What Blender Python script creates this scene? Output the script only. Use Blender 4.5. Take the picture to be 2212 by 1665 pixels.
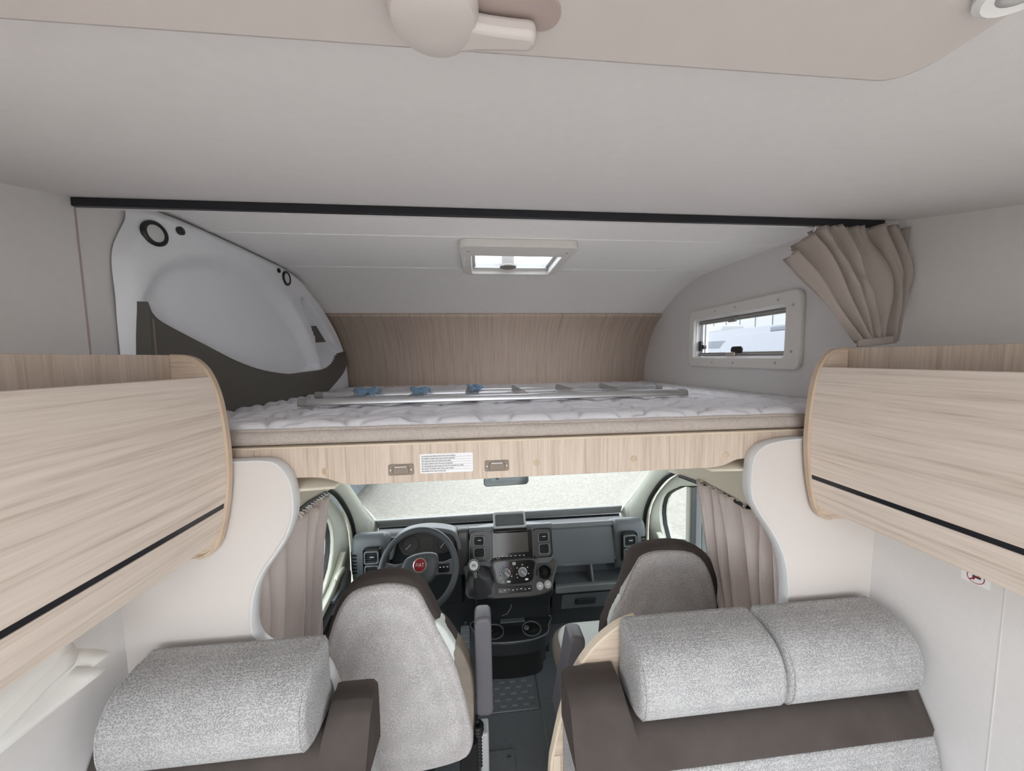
import bpy, math, random
from mathutils import Matrix, Vector
random.seed(7)
sc = bpy.context.scene
col = sc.collection
for _o in list(bpy.data.objects):
    bpy.data.objects.remove(_o)

# ------------------------------------------------------------------ camera, world, exposure
def cam_axes(yaw, pitch, roll):
    f = Vector((math.sin(yaw)*math.cos(pitch), math.cos(yaw)*math.cos(pitch), math.sin(pitch)))
    r = Vector((math.cos(yaw), -math.sin(yaw), 0)); u = r.cross(f)
    return r*math.cos(roll)+u*math.sin(roll), -r*math.sin(roll)+u*math.cos(roll), f
R_, U_, F_ = cam_axes(math.radians(5.48), math.radians(-4.6), math.radians(-.7))
cd = bpy.data.cameras.new('camera'); cam = bpy.data.objects.new('camera', cd); col.objects.link(cam)
cd.sensor_fit = 'HORIZONTAL'; cd.sensor_width = 36; cd.lens = 36*750/2212; cd.clip_start = .02; cd.clip_end = 300
cam.matrix_world = Matrix(((R_.x, U_.x, -F_.x, 0), (R_.y, U_.y, -F_.y, 0), (R_.z, U_.z, -F_.z, 1.85), (0, 0, 0, 1)))
sc.camera = cam
w = bpy.data.worlds.new('sky'); sc.world = w; w.use_nodes = True
bg = w.node_tree.nodes['Background']; bg.inputs[0].default_value = (.93, .96, 1.0, 1); bg.inputs[1].default_value = 1.0
sc.view_settings.view_transform = 'Standard'; sc.view_settings.look = 'None'
sc.view_settings.gamma = 1; sc.view_settings.use_curve_mapping = False
sc.view_settings.exposure = 2.3
sc.cycles.max_bounces = 10; sc.cycles.diffuse_bounces = 7; sc.cycles.transparent_max_bounces = 16
sc.cycles.sample_clamp_indirect = 8
def lamp(name, loc, sx, sy, power, rot, color=(1, .95, .9)):
    d = bpy.data.lights.new(name, 'AREA'); d.shape = 'RECTANGLE'; d.size = sx; d.size_y = sy; d.energy = power; d.color = color
    o = bpy.data.objects.new(name, d); col.objects.link(o); o.location = loc; o.rotation_euler = rot
    return o

# ------------------------------------------------------------------ materials
def lin(c): return tuple(((v/255)/12.92 if v/255 <= .04045 else ((v/255+.055)/1.055)**2.4) for v in c)+(1,)
def newmat(name):
    m = bpy.data.materials.new(name); m.use_nodes = True
    return m, m.node_tree, m.node_tree.nodes['Principled BSDF']
def N(t, typ, **kw):
    n = t.nodes.new(typ)
    for k, v in kw.items(): setattr(n, k, v)
    return n
def noise(t, scale, vec=(1, 1, 1), detail=3, rough=.55, dist=0):
    tc = N(t, 'ShaderNodeTexCoord'); mp = N(t, 'ShaderNodeMapping'); nz = N(t, 'ShaderNodeTexNoise')
    mp.inputs['Scale'].default_value = vec
    nz.inputs['Scale'].default_value = scale; nz.inputs['Detail'].default_value = detail
    nz.inputs['Roughness'].default_value = rough; nz.inputs['Distortion'].default_value = dist
    t.links.new(tc.outputs['Object'], mp.inputs['Vector']); t.links.new(mp.outputs[0], nz.inputs['Vector'])
    return nz
def ramp(t, src, stops):
    r = N(t, 'ShaderNodeValToRGB'); e = r.color_ramp.elements
    while len(e) < len(stops): e.new(.5)
    for el, (p, c) in zip(e, stops): el.position = p; el.color = c
    t.links.new(src, r.inputs[0]); return r
def bump(t, b, src, strength, dist):
    bp = N(t, 'ShaderNodeBump'); bp.inputs['Strength'].default_value = strength; bp.inputs['Distance'].default_value = dist
    t.links.new(src, bp.inputs['Height']); t.links.new(bp.outputs[0], b.inputs['Normal'])
def plain(name, rgb, rough=.5, metal=0, var=.04, scale=30, bmp=0, bscale=600, spec=.5):
    m, t, b = newmat(name); c = lin(rgb)
    nz = noise(t, scale)
    r = ramp(t, nz.outputs['Fac'], [(.3, tuple(v*(1-var) for v in c[:3])+(1,)), (.7, tuple(min(1, v*(1+var)) for v in c[:3])+(1,))])
    t.links.new(r.outputs[0], b.inputs['Base Color'])
    b.inputs['Roughness'].default_value = rough; b.inputs['Metallic'].default_value = metal
    b.inputs['Specular IOR Level'].default_value = spec
    if bmp: bump(t, b, noise(t, bscale, detail=2).outputs['Fac'], bmp, .001)
    return m
def wood(name, vec, light=(232, 219, 207), mid=(220, 206, 193), dark=(197, 182, 169), rough=.5):
    m, t, b = newmat(name)
    n1 = noise(t, 1, vec, 7, .68, .35); n2 = noise(t, 3.1, vec, 4, .6, .1)
    mx = N(t, 'ShaderNodeMath', operation='MULTIPLY_ADD'); mx.inputs[1].default_value = .42
    t.links.new(n2.outputs['Fac'], mx.inputs[0])
    m2 = N(t, 'ShaderNodeMath', operation='MULTIPLY'); m2.inputs[1].default_value = .58
    t.links.new(n1.outputs['Fac'], m2.inputs[0]); t.links.new(m2.outputs[0], mx.inputs[2])
    r = ramp(t, mx.outputs[0], [(.36, lin(dark)), (.47, lin(mid)), (.60, lin(light))])
    t.links.new(r.outputs[0], b.inputs['Base Color']); b.inputs['Roughness'].default_value = rough
    bump(t, b, mx.outputs[0], .15, .002)
    return m
def knit(name, c1, c2, scale=230, vec=(1, 1, 1.35)):
    m, t, b = newmat(name)
    tc = N(t, 'ShaderNodeTexCoord'); mp = N(t, 'ShaderNodeMapping'); mp.inputs['Scale'].default_value = vec
    v = N(t, 'ShaderNodeTexVoronoi'); v.inputs['Scale'].default_value = scale; v.inputs['Randomness'].default_value = .75
    t.links.new(tc.outputs['Object'], mp.inputs[0]); t.links.new(mp.outputs[0], v.inputs['Vector'])
    nz = noise(t, 14, detail=4)
    ad = N(t, 'ShaderNodeMath', operation='MULTIPLY_ADD'); ad.inputs[1].default_value = .35
    t.links.new(nz.outputs['Fac'], ad.inputs[0]); t.links.new(v.outputs['Distance'], ad.inputs[2])
    r = ramp(t, ad.outputs[0], [(.25, lin(c2)), (.85, lin(c1))])
    t.links.new(r.outputs[0], b.inputs['Base Color']); b.inputs['Roughness'].default_value = .95
    b.inputs['Specular IOR Level'].default_value = .15
    inv = N(t, 'ShaderNodeMath', operation='SUBTRACT'); inv.inputs[0].default_value = 1
    t.links.new(v.outputs['Distance'], inv.inputs[1]); bump(t, b, inv.outputs[0], .55, .002)
    return m
def glassy(name, tint=(.97, .99, 1), gl=.06, alpha=None):
    m, t, b = newmat(name); t.nodes.remove(b)
    tr = N(t, 'ShaderNodeBsdfTransparent'); tr.inputs[0].default_value = tint+(1,)
    g = N(t, 'ShaderNodeBsdfGlossy'); g.inputs['Roughness'].default_value = .03
    mx = N(t, 'ShaderNodeMixShader'); mx.inputs[0].default_value = gl
    t.links.new(tr.outputs[0], mx.inputs[1]); t.links.new(g.outputs[0], mx.inputs[2])
    t.links.new(mx.outputs[0], t.nodes['Material Output'].inputs[0]); return m
def translucent(name, rgb, tr=.5, alpha=0.):
    m, t, b = newmat(name); t.nodes.remove(b); c = lin(rgb)
    d = N(t, 'ShaderNodeBsdfDiffuse'); d.inputs[0].default_value = c
    l = N(t, 'ShaderNodeBsdfTranslucent'); l.inputs[0].default_value = c
    mx = N(t, 'ShaderNodeMixShader'); mx.inputs[0].default_value = tr
    t.links.new(d.outputs[0], mx.inputs[1]); t.links.new(l.outputs[0], mx.inputs[2])
    p = N(t, 'ShaderNodeBsdfTransparent'); m3 = N(t, 'ShaderNodeMixShader'); m3.inputs[0].default_value = alpha
    t.links.new(mx.outputs[0], m3.inputs[1]); t.links.new(p.outputs[0], m3.inputs[2])
    t.links.new(m3.outputs[0], t.nodes['Material Output'].inputs[0]); return m

MT = dict(
    wall=plain('wall_vinyl', (219, 217, 216), .6, var=.015, scale=60, bmp=.1, bscale=900),
    ceil=plain('ceiling_vinyl', (219, 217, 219), .6, var=.015, scale=60, bmp=.15, bscale=700),
    ceil_lit=plain('ceiling_vinyl_lightened', (244, 243, 243), .6, var=.015, scale=60, bmp=.15, bscale=700),  # ceiling vinyl with extra light put into its colour for the dim overcab
    part=plain('partition_laminate', (212, 206, 202), .45, var=.012, scale=200),
    edge=plain('edge_banding_white', (213, 214, 215), .35, var=.01),
    abs=plain('white_moulding', (232, 235, 240), .38, var=.01, bmp=.05),
    hatch=plain('hatch_plastic', (206, 199, 197), .4, var=.01, bmp=.05),
    recess=plain('hatch_recess', (176, 160, 156), .5, var=.01),
    frame=plain('window_frame_plastic', (224, 222, 218), .5, var=.012, bmp=.06),
    pad=plain('charcoal_pad', (92, 90, 84), .7, var=.06, scale=300, bmp=.2),
    black=plain('black_aluminium', (24, 25, 32), .35, var=.05),
    alu=plain('brushed_aluminium', (205, 206, 208), .3, .85, var=.03, scale=8),
    grip=plain('grey_plastic', (140, 137, 134), .5, var=.02),
    latch=plain('taupe_plastic', (136, 124, 112), .4, var=.02),
    steel=plain('steel', (220, 220, 220), .2, 1, var=.01),
    woodY=wood('oak_grain_lengthwise', (44, 1.5, 52)),
    woodX=wood('oak_grain_crosswise', (2.4, 20, 60), (214, 196, 178), (202, 183, 164), (182, 162, 144)),
    woodZ=wood('oak_grain_upright', (62, 62, 2.2), (212, 196, 182), (198, 181, 165), (175, 157, 142)),
    woodV=wood('oak_grain_wall', (70, 1.2, 1.6), (226, 209, 194), (214, 196, 180), (194, 174, 159)),
    woodE=wood('oak_edge', (20, 20, 2.0), (204, 184, 162), (195, 173, 150), (182, 160, 137)),
    beech=wood('pale_edge_band', (2, 2, 2), (220, 206, 186), (213, 198, 177), (204, 188, 166)),
    knit=knit('grey_knit', (180, 180, 180), (118, 118, 119), 270),
    knit2=knit('warm_grey_knit', (204, 201, 200), (138, 134, 135), 280),
    suede=plain('brown_suede', (76, 70, 67), .95, var=.12, scale=9, bmp=.3, bscale=500, spec=.1),
    suede2=plain('olive_suede', (128, 120, 110), .95, var=.1, scale=12, bmp=.3, bscale=500, spec=.1),
    mesh_f=plain('pale_mesh_fabric', (206, 212, 208), .9, var=.05, scale=300, bmp=.4, bscale=400),
    curtain=plain('taupe_curtain', (214, 203, 199), .9, var=.03, scale=200, bmp=.2, bscale=900, spec=.15),
    curtain2=plain('grey_brown_curtain', (160, 150, 144), .9, var=.03, scale=200, bmp=.2, bscale=900, spec=.15),
    matt=plain('quilted_ticking', (229, 227, 231), .75, var=.05, scale=250, bmp=.25, bscale=450),
    mside=plain('mattress_border', (180, 170, 163), .6, var=.12, scale=160, bmp=.3, bscale=300),
    dash=plain('dash_plastic', (96, 102, 105), .42, var=.04, scale=300, bmp=.15, bscale=900),
    dash2=plain('dash_grey_plastic', (112, 117, 119), .38, var=.04, scale=300, bmp=.12, bscale=900),
    dark=plain('dark_plastic', (40, 44, 46), .5, var=.05, scale=200),
    wheelp=plain('wheel_leather', (76, 82, 86), .45, var=.04, scale=300, bmp=.1, bscale=900),
    deck=plain('console_plastic', (72, 71, 70), .36, var=.04, scale=300, bmp=.1, bscale=900),
    arm=plain('armrest_plastic', (98, 97, 103), .5, var=.03, scale=200, bmp=.1, bscale=900),
    leather=plain('gaiter_leather', (66, 66, 69), .32, var=.06, scale=40),
    pleat=plain('blind_fabric', (168, 170, 170), .8, var=.05, scale=60),
    blk=plain('black_void', (8, 8, 9), .8, var=.05),
    gloss=plain('piano_black', (26, 26, 28), .12, var=.02),
    screen=plain('display_glass', (74, 72, 68), .18, var=.01),
    dial=plain('dial_face', (70, 68, 66), .25, var=.05),
    white=plain('white_print', (235, 236, 238), .5, var=.01),
    lgrey=plain('light_grey_plastic', (176, 178, 178), .35, var=.02),
    chrome=plain('satin_chrome', (210, 210, 208), .22, .9, var=.02),
    red=plain('red_enamel', (150, 28, 38), .3, var=.03), blue=plain('blue_print', (44, 62, 130), .4, var=.02),
    bouncefloor=wood('pale_bounce_floor', (30, 1.2, 30), (226, 222, 216), (214, 210, 204), (200, 195, 188)),  # paleness chosen to bounce light upwards
    film=translucent('blue_film', (170, 200, 222), .5, .35),
    sheet=translucent('white_plastic_sheet', (246, 246, 243), .15),
    pillar=plain('cab_trim', (206, 210, 196), .55, var=.02, bmp=.08),
    head=plain('cab_headliner', (214, 206, 188), .8, var=.02, bmp=.1),
    rubber=plain('rubber_floor', (104, 110, 114), .45, var=.08, scale=60, bmp=.1),
    seal=plain('rubber_seal', (22, 23, 23), .6, var=.04),
    tread=plain('rubber_tread', (128, 134, 136), .45, var=.05),
    glass=glassy('window_glass'), glass2=glassy('acrylic', (.98, .99, 1.), .03),
    lens=plain('lamp_lens', (205, 206, 206), .3, var=.02),
    label=plain('label_paper', (236, 236, 238), .5, var=.01), ink=plain('ink', (60, 60, 66), .6, var=.01),
    ground=plain('gravel_ground', (134, 131, 122), .95, var=.16, scale=22, bmp=.5, bscale=60),
    bodyw=plain('white_coachwork', (128, 132, 140), .3, var=.01),
    stripe=plain('grey_stripe', (84, 92, 100), .4, var=.02),
    panelw=plain('white_cladding', (146, 148, 150), .5, var=.02),
    mirror=plain('mirror_housing', (70, 74, 76), .4, var=.03), mglass=plain('mirror_glass', (120, 126, 128), .08, .6, var=.01),
)

# ------------------------------------------------------------------ mesh helpers
def mesh(name, V, F, mat, parent=None, smooth=True, bevel=0, seg=2, sub=0, solid=0, ang=35):
    me = bpy.data.meshes.new(name); me.from_pydata([tuple(v) for v in V], [], F); me.update()
    if smooth:
        me.shade_smooth(); me.set_sharp_from_angle(angle=math.radians(ang))
    me.materials.append(MT[mat])
    o = bpy.data.objects.new(name, me); col.objects.link(o)
    if solid:
        s = o.modifiers.new('solid', 'SOLIDIFY'); s.thickness = solid; s.offset = 0
    if bevel:
        b = o.modifiers.new('bevel', 'BEVEL'); b.width = bevel; b.segments = seg; b.limit_method = 'ANGLE'; b.angle_limit = math.radians(ang)
        b.harden_normals = False
    if sub:
        s = o.modifiers.new('sub', 'SUBSURF'); s.levels = sub; s.render_levels = sub
    if parent is not None: attach(o, parent)
    return o
def attach(o, p):
    o.parent = p
    if p.type == 'EMPTY': o.matrix_parent_inverse = Matrix.Translation(p.location).inverted()
def tag(o, label, cat=None, group=None, kind=None):
    o['label'] = label
    if cat: o['category'] = cat
    if group: o['group'] = group
    if kind: o['kind'] = kind
    return o
def thing(name, label, cat, loc, group=None, kind=None):
    o = bpy.data.objects.new(name, None); col.objects.link(o); o.location = loc; o.empty_display_size = .05
    return tag(o, label, cat, group, kind)
def recalc(o):
    import bmesh
    bm = bmesh.new(); bm.from_mesh(o.data); bmesh.ops.recalc_face_normals(bm, faces=bm.faces); bm.to_mesh(o.data); bm.free()
    return o
class Fr:
    """local frame: u, v in the plane, n out of it"""
    def __init__(s, o, u, v, n=None):
        s.o = Vector(o); s.u = Vector(u).normalized(); s.v = Vector(v).normalized()
        s.n = Vector(n).normalized() if n is not None else s.u.cross(s.v)
    def __call__(s, u, v, n=0): return s.o+s.u*u+s.v*v+s.n*n
    def at(s, u, v, n=0): return Fr(s(u, v, n), s.u, s.v, s.n)
def rrect(w_, h_, r, k=4, cx=0, cy=0):
    P = []
    for sx, sy, a0 in ((1, 1, 0), (-1, 1, 90), (-1, -1, 180), (1, -1, 270)):
        for i in range(k+1):
            a = math.radians(a0+90*i/k)
            P.append((cx+sx*(w_/2-r)+r*math.cos(a), cy+sy*(h_/2-r)+r*math.sin(a)))
    return P
def circ(r, k=24, cx=0, cy=0, ry=None): return [(cx+r*math.cos(2*math.pi*i/k), cy+(ry or r)*math.sin(2*math.pi*i/k)) for i in range(k)]
def plate(name, fr, poly, n0, n1, mat, parent=None, bevel=0, seg=2, **kw):
    k = len(poly); V = [fr(u, v, n0) for u, v in poly]+[fr(u, v, n1) for u, v in poly]
    F = [list(range(k))[::-1], list(range(k, 2*k))]+[[i, (i+1) % k, k+(i+1) % k, k+i] for i in range(k)]
    return recalc(mesh(name, V, F, mat, parent, bevel=bevel, seg=seg, **kw))
def ring(name, fr, outer, inner, n0, n1, mat, parent=None, bevel=0, **kw):
    k = len(outer); V = []
    for n in (n0, n1):
        V += [fr(u, v, n) for u, v in outer]; V += [fr(u, v, n) for u, v in inner]
    F = []
    for i in range(k):
        j = (i+1) % k
        F += [[i, j, k+j, k+i], [2*k+i, 2*k+j, 3*k+j, 3*k+i], [i, j, 2*k+j, 2*k+i], [k+i, k+j, 3*k+j, 3*k+i]]
    return recalc(mesh(name, V, F, mat, parent, bevel=bevel, **kw))
XZ = lambda y: Fr((0, y, 0), (1, 0, 0), (0, 0, 1), (0, -1, 0))        # faces the rear
YZ = lambda x, s=1: Fr((x, 0, 0), (0, 1, 0), (0, 0, 1), (s, 0, 0))    # a side wall
XY = lambda z: Fr((0, 0, z), (1, 0, 0), (0, 1, 0), (0, 0, 1))
def box(name, lo, hi, mat, parent=None, bevel=.003, seg=2):
    return plate(name, XY(0), [(lo[0], lo[1]), (hi[0], lo[1]), (hi[0], hi[1]), (lo[0], hi[1])], lo[2], hi[2], mat, parent, bevel, seg)
def tube(name, pts, r, mat, parent=None, k=8, closed=False, cap=True):
    P = [Vector(p) for p in pts]; n = len(P); V = []; F = []
    rr = r if isinstance(r, (list, tuple)) else [r]*n
    prev = None
    for i in range(n):
        a = P[i-1] if (i > 0 or closed) else P[i]; b = P[(i+1) % n] if (i < n-1 or closed) else P[i]
        t = (b-a).normalized()
        up = prev if prev is not None else (Vector((0, 0, 1)) if abs(t.z) < .9 else Vector((1, 0, 0)))
        s = t.cross(up).normalized(); up = s.cross(t).normalized(); prev = up
        for j in range(k):
            an = 2*math.pi*j/k; V.append(P[i]+(s*math.cos(an)+up*math.sin(an))*rr[i])
    m = n if closed else n-1
    for i in range(m):
        for j in range(k):
            F.append([i*k+j, i*k+(j+1) % k, ((i+1) % n)*k+(j+1) % k, ((i+1) % n)*k+j])
    if cap and not closed: F += [list(range(k))[::-1], list(range((n-1)*k, n*k))]
    return recalc(mesh(name, V, F, mat, parent))
def lathe(name, fr, prof, mat, parent=None, k=24):
    """prof: (radius, n) along the frame normal"""
    V = []; F = []
    for r, n in prof:
        for j in range(k):
            a = 2*math.pi*j/k; V.append(fr(r*math.cos(a), r*math.sin(a), n))
    for i in range(len(prof)-1):
        for j in range(k): F.append([i*k+j, i*k+(j+1) % k, (i+1)*k+(j+1) % k, (i+1)*k+j])
    F += [list(range(k)), list(range((len(prof)-1)*k, len(prof)*k))]
    return recalc(mesh(name, V, F, mat, parent))
def sheet(name, rows, mat, parent=None, solid=0, closed_u=False, sub=0, **kw):
    nv = len(rows); nu = len(rows[0]); V = [p for r in rows for p in r]; F = []
    for i in range(nv-1):
        for j in range(nu if closed_u else nu-1):
            F.append([i*nu+j, i*nu+(j+1) % nu, (i+1)*nu+(j+1) % nu, (i+1)*nu+j])
    return mesh(name, V, F, mat, parent, solid=solid, sub=sub, **kw)
def smoothpoly(P, k=4, closed=True):
    """Catmull-Rom through the points"""
    n = len(P); out = []
    rng = range(n) if closed else range(n-1)
    for i in rng:
        p = [P[(i+d) % n] if closed else P[min(max(i+d, 0), n-1)] for d in (-1, 0, 1, 2)]
        for s in range(k):
            t = s/k
            out.append(tuple(.5*(2*p[1][c]+(p[2][c]-p[0][c])*t+(2*p[0][c]-5*p[1][c]+4*p[2][c]-p[3][c])*t*t+(3*p[1][c]-p[0][c]-3*p[2][c]+p[3][c])*t**3) for c in range(len(P[0]))))
    if not closed: out.append(tuple(P[-1]))
    return out
def pillow(name, fr, outline, n0, n1, r, mat, parent=None, dome=0., k=5):
    """outline swelling between n0 and n1 with rounded rims"""
    cx = sum(p[0] for p in outline)/len(outline); cy = sum(p[1] for p in outline)/len(outline)
    size = max(max(abs(p[0]-cx), abs(p[1]-cy)) for p in outline)
    rows = []
    lev = [(n0+r*(1-math.cos(math.pi/2*i/k)), r*(1-math.sin(math.pi/2*i/k))) for i in range(k+1)]
    lev += [(n1-r*(1-math.cos(math.pi/2*i/k)), r*(1-math.sin(math.pi/2*i/k))) for i in range(k, -1, -1)]
    for n, ins in lev:
        row = []
        for u, v in outline:
            d = math.hypot(u-cx, v-cy) or 1; f = max(0, d-ins)/d
            row.append(fr(cx+(u-cx)*f, cy+(v-cy)*f, n))
        rows.append(row)
    m = len(outline); V = [p for q in rows for p in q]; F = []
    for i in range(len(rows)-1):
        for j in range(m): F.append([i*m+j, i*m+(j+1) % m, (i+1)*m+(j+1) % m, (i+1)*m+j])
    base = len(rows)
    for end, idx, n, sgn in ((0, 0, n0, -1), (1, base-1, n1, 1)):
        last = idx*m
        for q in range(1, 5):
            f = 1-q/5; st = len(V)
            for j in range(m):
                u, v = outline[j]; d = math.hypot(u-cx, v-cy) or 1; g = max(0, d-r)/d*f
                V.append(fr(cx+(u-cx)*g, cy+(v-cy)*g, n+sgn*dome*(1-f*f)))
            for j in range(m): F.append([last+j, last+(j+1) % m, st+(j+1) % m, st+j])
            last = st
        V.append(fr(cx, cy, n+sgn*dome)); c = len(V)-1
        for j in range(m): F.append([last+j, last+(j+1) % m, c])
    return recalc(mesh(name, V, F, mat, parent, ang=80))
def text(name, body, size, fr, u, v, n, mat, parent, align='LEFT', squeeze=1., bold=0, space=1.):
    cu = bpy.data.curves.new(name, 'FONT'); cu.body = body; cu.size = size; cu.align_x = align; cu.align_y = 'CENTER'; cu.resolution_u = 3
    cu.offset = bold; cu.space_character = space
    ob = bpy.data.objects.new(name, cu); me = bpy.data.meshes.new_from_object(ob)
    bpy.data.objects.remove(ob); bpy.data.curves.remove(cu)
    for q in me.vertices: q.co = fr(u+q.co.x*squeeze, v+q.co.y, n)
    me.materials.clear(); me.materials.append(MT[mat])
    o = bpy.data.objects.new(name, me); col.objects.link(o); attach(o, parent); return o
def mir(p): return (.30-p[0],)+tuple(p[1:])       # the cab's mirror image about its centre line
def dup(o, parent, dx=(0, 0, 0)):
    c = o.copy(); col.objects.link(c); c.parent = parent
    c.matrix_parent_inverse = o.matrix_parent_inverse.copy(); c.location = Vector(o.location)+Vector(dx); return c

XL, XR, YR = -.93, 1.235, .936

# ================================================================== STRUCTURE
def struct(o, label, cat): return tag(o, label, cat, kind='structure')
def wall_cells(name, x, s, ys, zs, skip, mat):
    """a side wall of 30 mm board made of cells, openings left out"""
    V, F, idx = [], [], {}
    def vid(y, z, t):
        k = (y, z, t)
        if k not in idx: idx[k] = len(V); V.append((x+s*t*.03, y, z))
        return idx[k]
    cells = {(i, j) for i in range(len(ys)-1) for j in range(len(zs)-1) if not skip((ys[i]+ys[i+1])/2, (zs[j]+zs[j+1])/2)}
    for i, j in cells:
        y0, y1, z0, z1 = ys[i], ys[i+1], zs[j], zs[j+1]
        for t in (0, 1): F.append([vid(y0, z0, t), vid(y1, z0, t), vid(y1, z1, t), vid(y0, z1, t)])
        for di, dj, a, b in ((-1, 0, (y0, z0), (y0, z1)), (1, 0, (y1, z0), (y1, z1)), (0, -1, (y0, z0), (y1, z0)), (0, 1, (y0, z1), (y1, z1))):
            if (i+di, j+dj) not in cells: F.append([vid(*a, 0), vid(*b, 0), vid(*b, 1), vid(*a, 1)])
    return recalc(mesh(name, V, F, mat, smooth=False))
def side_skip(win):
    def f(y, z):
        if y > .965 and z < 1.50: return True                       # the cab below the overcab bed
        if -1.2 < y < .30 and .90 < z < 1.33: return True           # dinette windows, behind the viewpoint
        if win and 1.29 < y < 1.87 and 1.84 < z < 2.04: return True
        return False
    return f
ys = [-1.35, -1.2, .30, .965, 1.29, 1.87, 2.62]; zs = [0, .90, 1.33, 1.50, 1.84, 2.04, 2.36]
struct(wall_cells('wall_left', XL, -1, ys, zs, side_skip(False), 'wall'), 'off-white side wall on the left above and below the oak cabinet', 'wall')
struct(wall_cells('wall_right', XR, 1, ys, zs, side_skip(True), 'wall'), 'off-white side wall on the right with the small overcab window', 'wall')
# seams between wall boards
struct(box('trim_1', (XL, .932, 1.60), (XL+.002, .935, 2.225), 'recess', bevel=0), 'thin vertical board joint on the left wall below the curtain rail', 'trim')
struct(box('trim_2', (XR-.0008, .665, .5), (XR, .668, 1.35), 'wall', bevel=.001), 'pale vertical cover strip on the right wall beside the bench', 'trim')

struct(box('floor', (XL-.03, -1.35, -.06), (XR+.03, .93, .0), 'bouncefloor', bevel=0), 'unseen light oak dinette floor, made pale to bounce light onto the ceiling', 'floor')  # out of view; toned pale to throw light onto the ceiling
struct(box('floor', (XL-.03, .931, -.05), (XR+.03, 2.45, 0), 'rubber', bevel=0), 'dark rubber cab floor running between the seats', 'floor')
def loft_x(name, prof, x0, x1, thick, mat, nx=2, **kw):
    """a profile in (y, z) drawn across from x0 to x1, with thickness to the outside"""
    rows = []
    for i in range(nx): rows.append([(x0+(x1-x0)*i/(nx-1), y, z) for y, z in prof])
    o = sheet(name, rows, mat, **kw)
    s = o.modifiers.new('solid', 'SOLIDIFY'); s.thickness = thick; s.offset = kw.get('off', 1)
    return o
# living area ceiling: flat round the hatch, then rising towards the overcab; an opening for the roof hatch
def ceiling_main():
    xs = [XL, -.30, .30, XR]; yz = [(-1.35, 2.112), (-.62, 2.112), (.17, 2.112), (.36, 2.116), (.60, 2.160), (.80, 2.203), (.936, 2.234), (.955, 2.236)]
    V = [(x, y, z) for y, z in yz for x in xs]; F = []
    V2 = [(x, y, z+.03) for x, y, z in V]; n = len(V); nx = len(xs)
    for i in range(len(yz)-1):
        for j in range(nx-1):
            if i == 1 and j == 1: continue
            q = [i*nx+j, i*nx+j+1, (i+1)*nx+j+1, (i+1)*nx+j]
            F += [q, [n+k for k in q]]
    def side(a, b): F.append([a, b, n+b, n+a])
    q = [1*nx+1, 1*nx+2, 2*nx+2, 2*nx+1]
    for k in range(4): side(q[k], q[(k+1) % 4])
    last = (len(yz)-1)*nx
    for j in range(nx-1): side(last+j, last+j+1)
    return recalc(mesh('ceiling', V+V2, F, 'ceil', ang=30))
struct(ceiling_main(), 'smooth pale grey-white ceiling sloping up to the black curtain rail', 'ceiling')
# overcab: ceiling with a skylight opening, front nose and wood lined front
def overcab_ceiling():
    xs = [XL, -.02, .355, XR]
    prof = [(.955, 2.292), (1.32, 2.292), (1.455, 2.292), (1.755, 2.292), (1.80, 2.291), (1.90, 2.282), (2.0, 2.258), (2.10, 2.222), (2.20, 2.174), (2.27, 2.132)]
    V = [(x, y, z) for y, z in prof for x in xs]; V2 = [(x, y, z+.035) for x, y, z in V]; n = len(V); nx = 4; F = []
    for i in range(len(prof)-1):
        for j in range(nx-1):
            if i == 2 and j == 1: continue
            q = [i*nx+j, i*nx+j+1, (i+1)*nx+j+1, (i+1)*nx+j]; F += [q, [n+k for k in q]]
    q = [2*nx+1, 2*nx+2, 3*nx+2, 3*nx+1]
    for k in range(4): a, b = q[k], q[(k+1) % 4]; F.append([a, b, n+b, n+a])
    return recalc(mesh('ceiling', V+V2, F, 'ceil_lit', ang=30))
struct(overcab_ceiling(), 'curved white ceiling over the overcab bed, around the skylight', 'ceiling')
struct(box('trim_3', (XL, .938, 2.2145), (XR, .956, 2.327), 'ceil', bevel=.002), 'white step between the two ceilings behind the curtain rail', 'trim')
struct(box('trim_4', (XL, 1.760, 2.287), (XR, 1.770, 2.2925), 'white', bevel=.002), 'thin white strip across the overcab ceiling below the skylight', 'trim')
struct(box('trim_5', (XL, 1.318, 2.2895), (XR, 1.323, 2.2925), 'ceil_lit', bevel=.001), 'faint seam across the overcab ceiling above the skylight', 'trim')
wf = smoothpoly([(2.262, 2.136), (2.352, 2.07), (2.430, 1.97), (2.487, 1.85), (2.512, 1.74), (2.515, 1.58)], 5, False)
rows = [[(x, y, z) for y, z in wf] for x in (XL, XR)]
o = sheet('wall_front', rows, 'woodV'); s_ = o.modifiers.new('solid', 'SOLIDIFY'); s_.thickness = .02; s_.offset = 1
struct(o, 'curved oak-veneer front wall at the head of the overcab bed', 'wall')

# partitions with an S-shaped edge between cab and dinette, each with its edging
def partition(pts, xw, label):
    t = thing('wall_partition', label, 'partition', ((pts[0][0]+xw)/2, YR+.01, 0), kind='structure')
    P = smoothpoly(pts, 4, False)
    plate('panel', XZ(0), P+[(xw, 0), (xw, pts[0][1])], -(YR+.026), -(YR+.006), 'part', t)
    rows = []
    for i, (x, z) in enumerate(P):                                   # rounded edging along the curve
        a = Vector(P[max(i-1, 0)]); b = Vector(P[min(i+1, len(P)-1)]); d = (b-a).normalized(); nrm = Vector((d.y, -d.x))
        nrm = Vector((-d.y, d.x)) if xw < 0 else Vector((d.y, -d.x))
        q = []
        for u, y in ((-.001, YR+.002), (.003, YR+.002), (.006, YR+.008), (.007, YR+.022), (.003, YR+.036), (-.001, YR+.036)):
            q.append((x+nrm.x*u, y, z+nrm.y*u))
        rows.append(q)
    recalc(sheet('edging', rows, 'edge', t))
    return t
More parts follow.
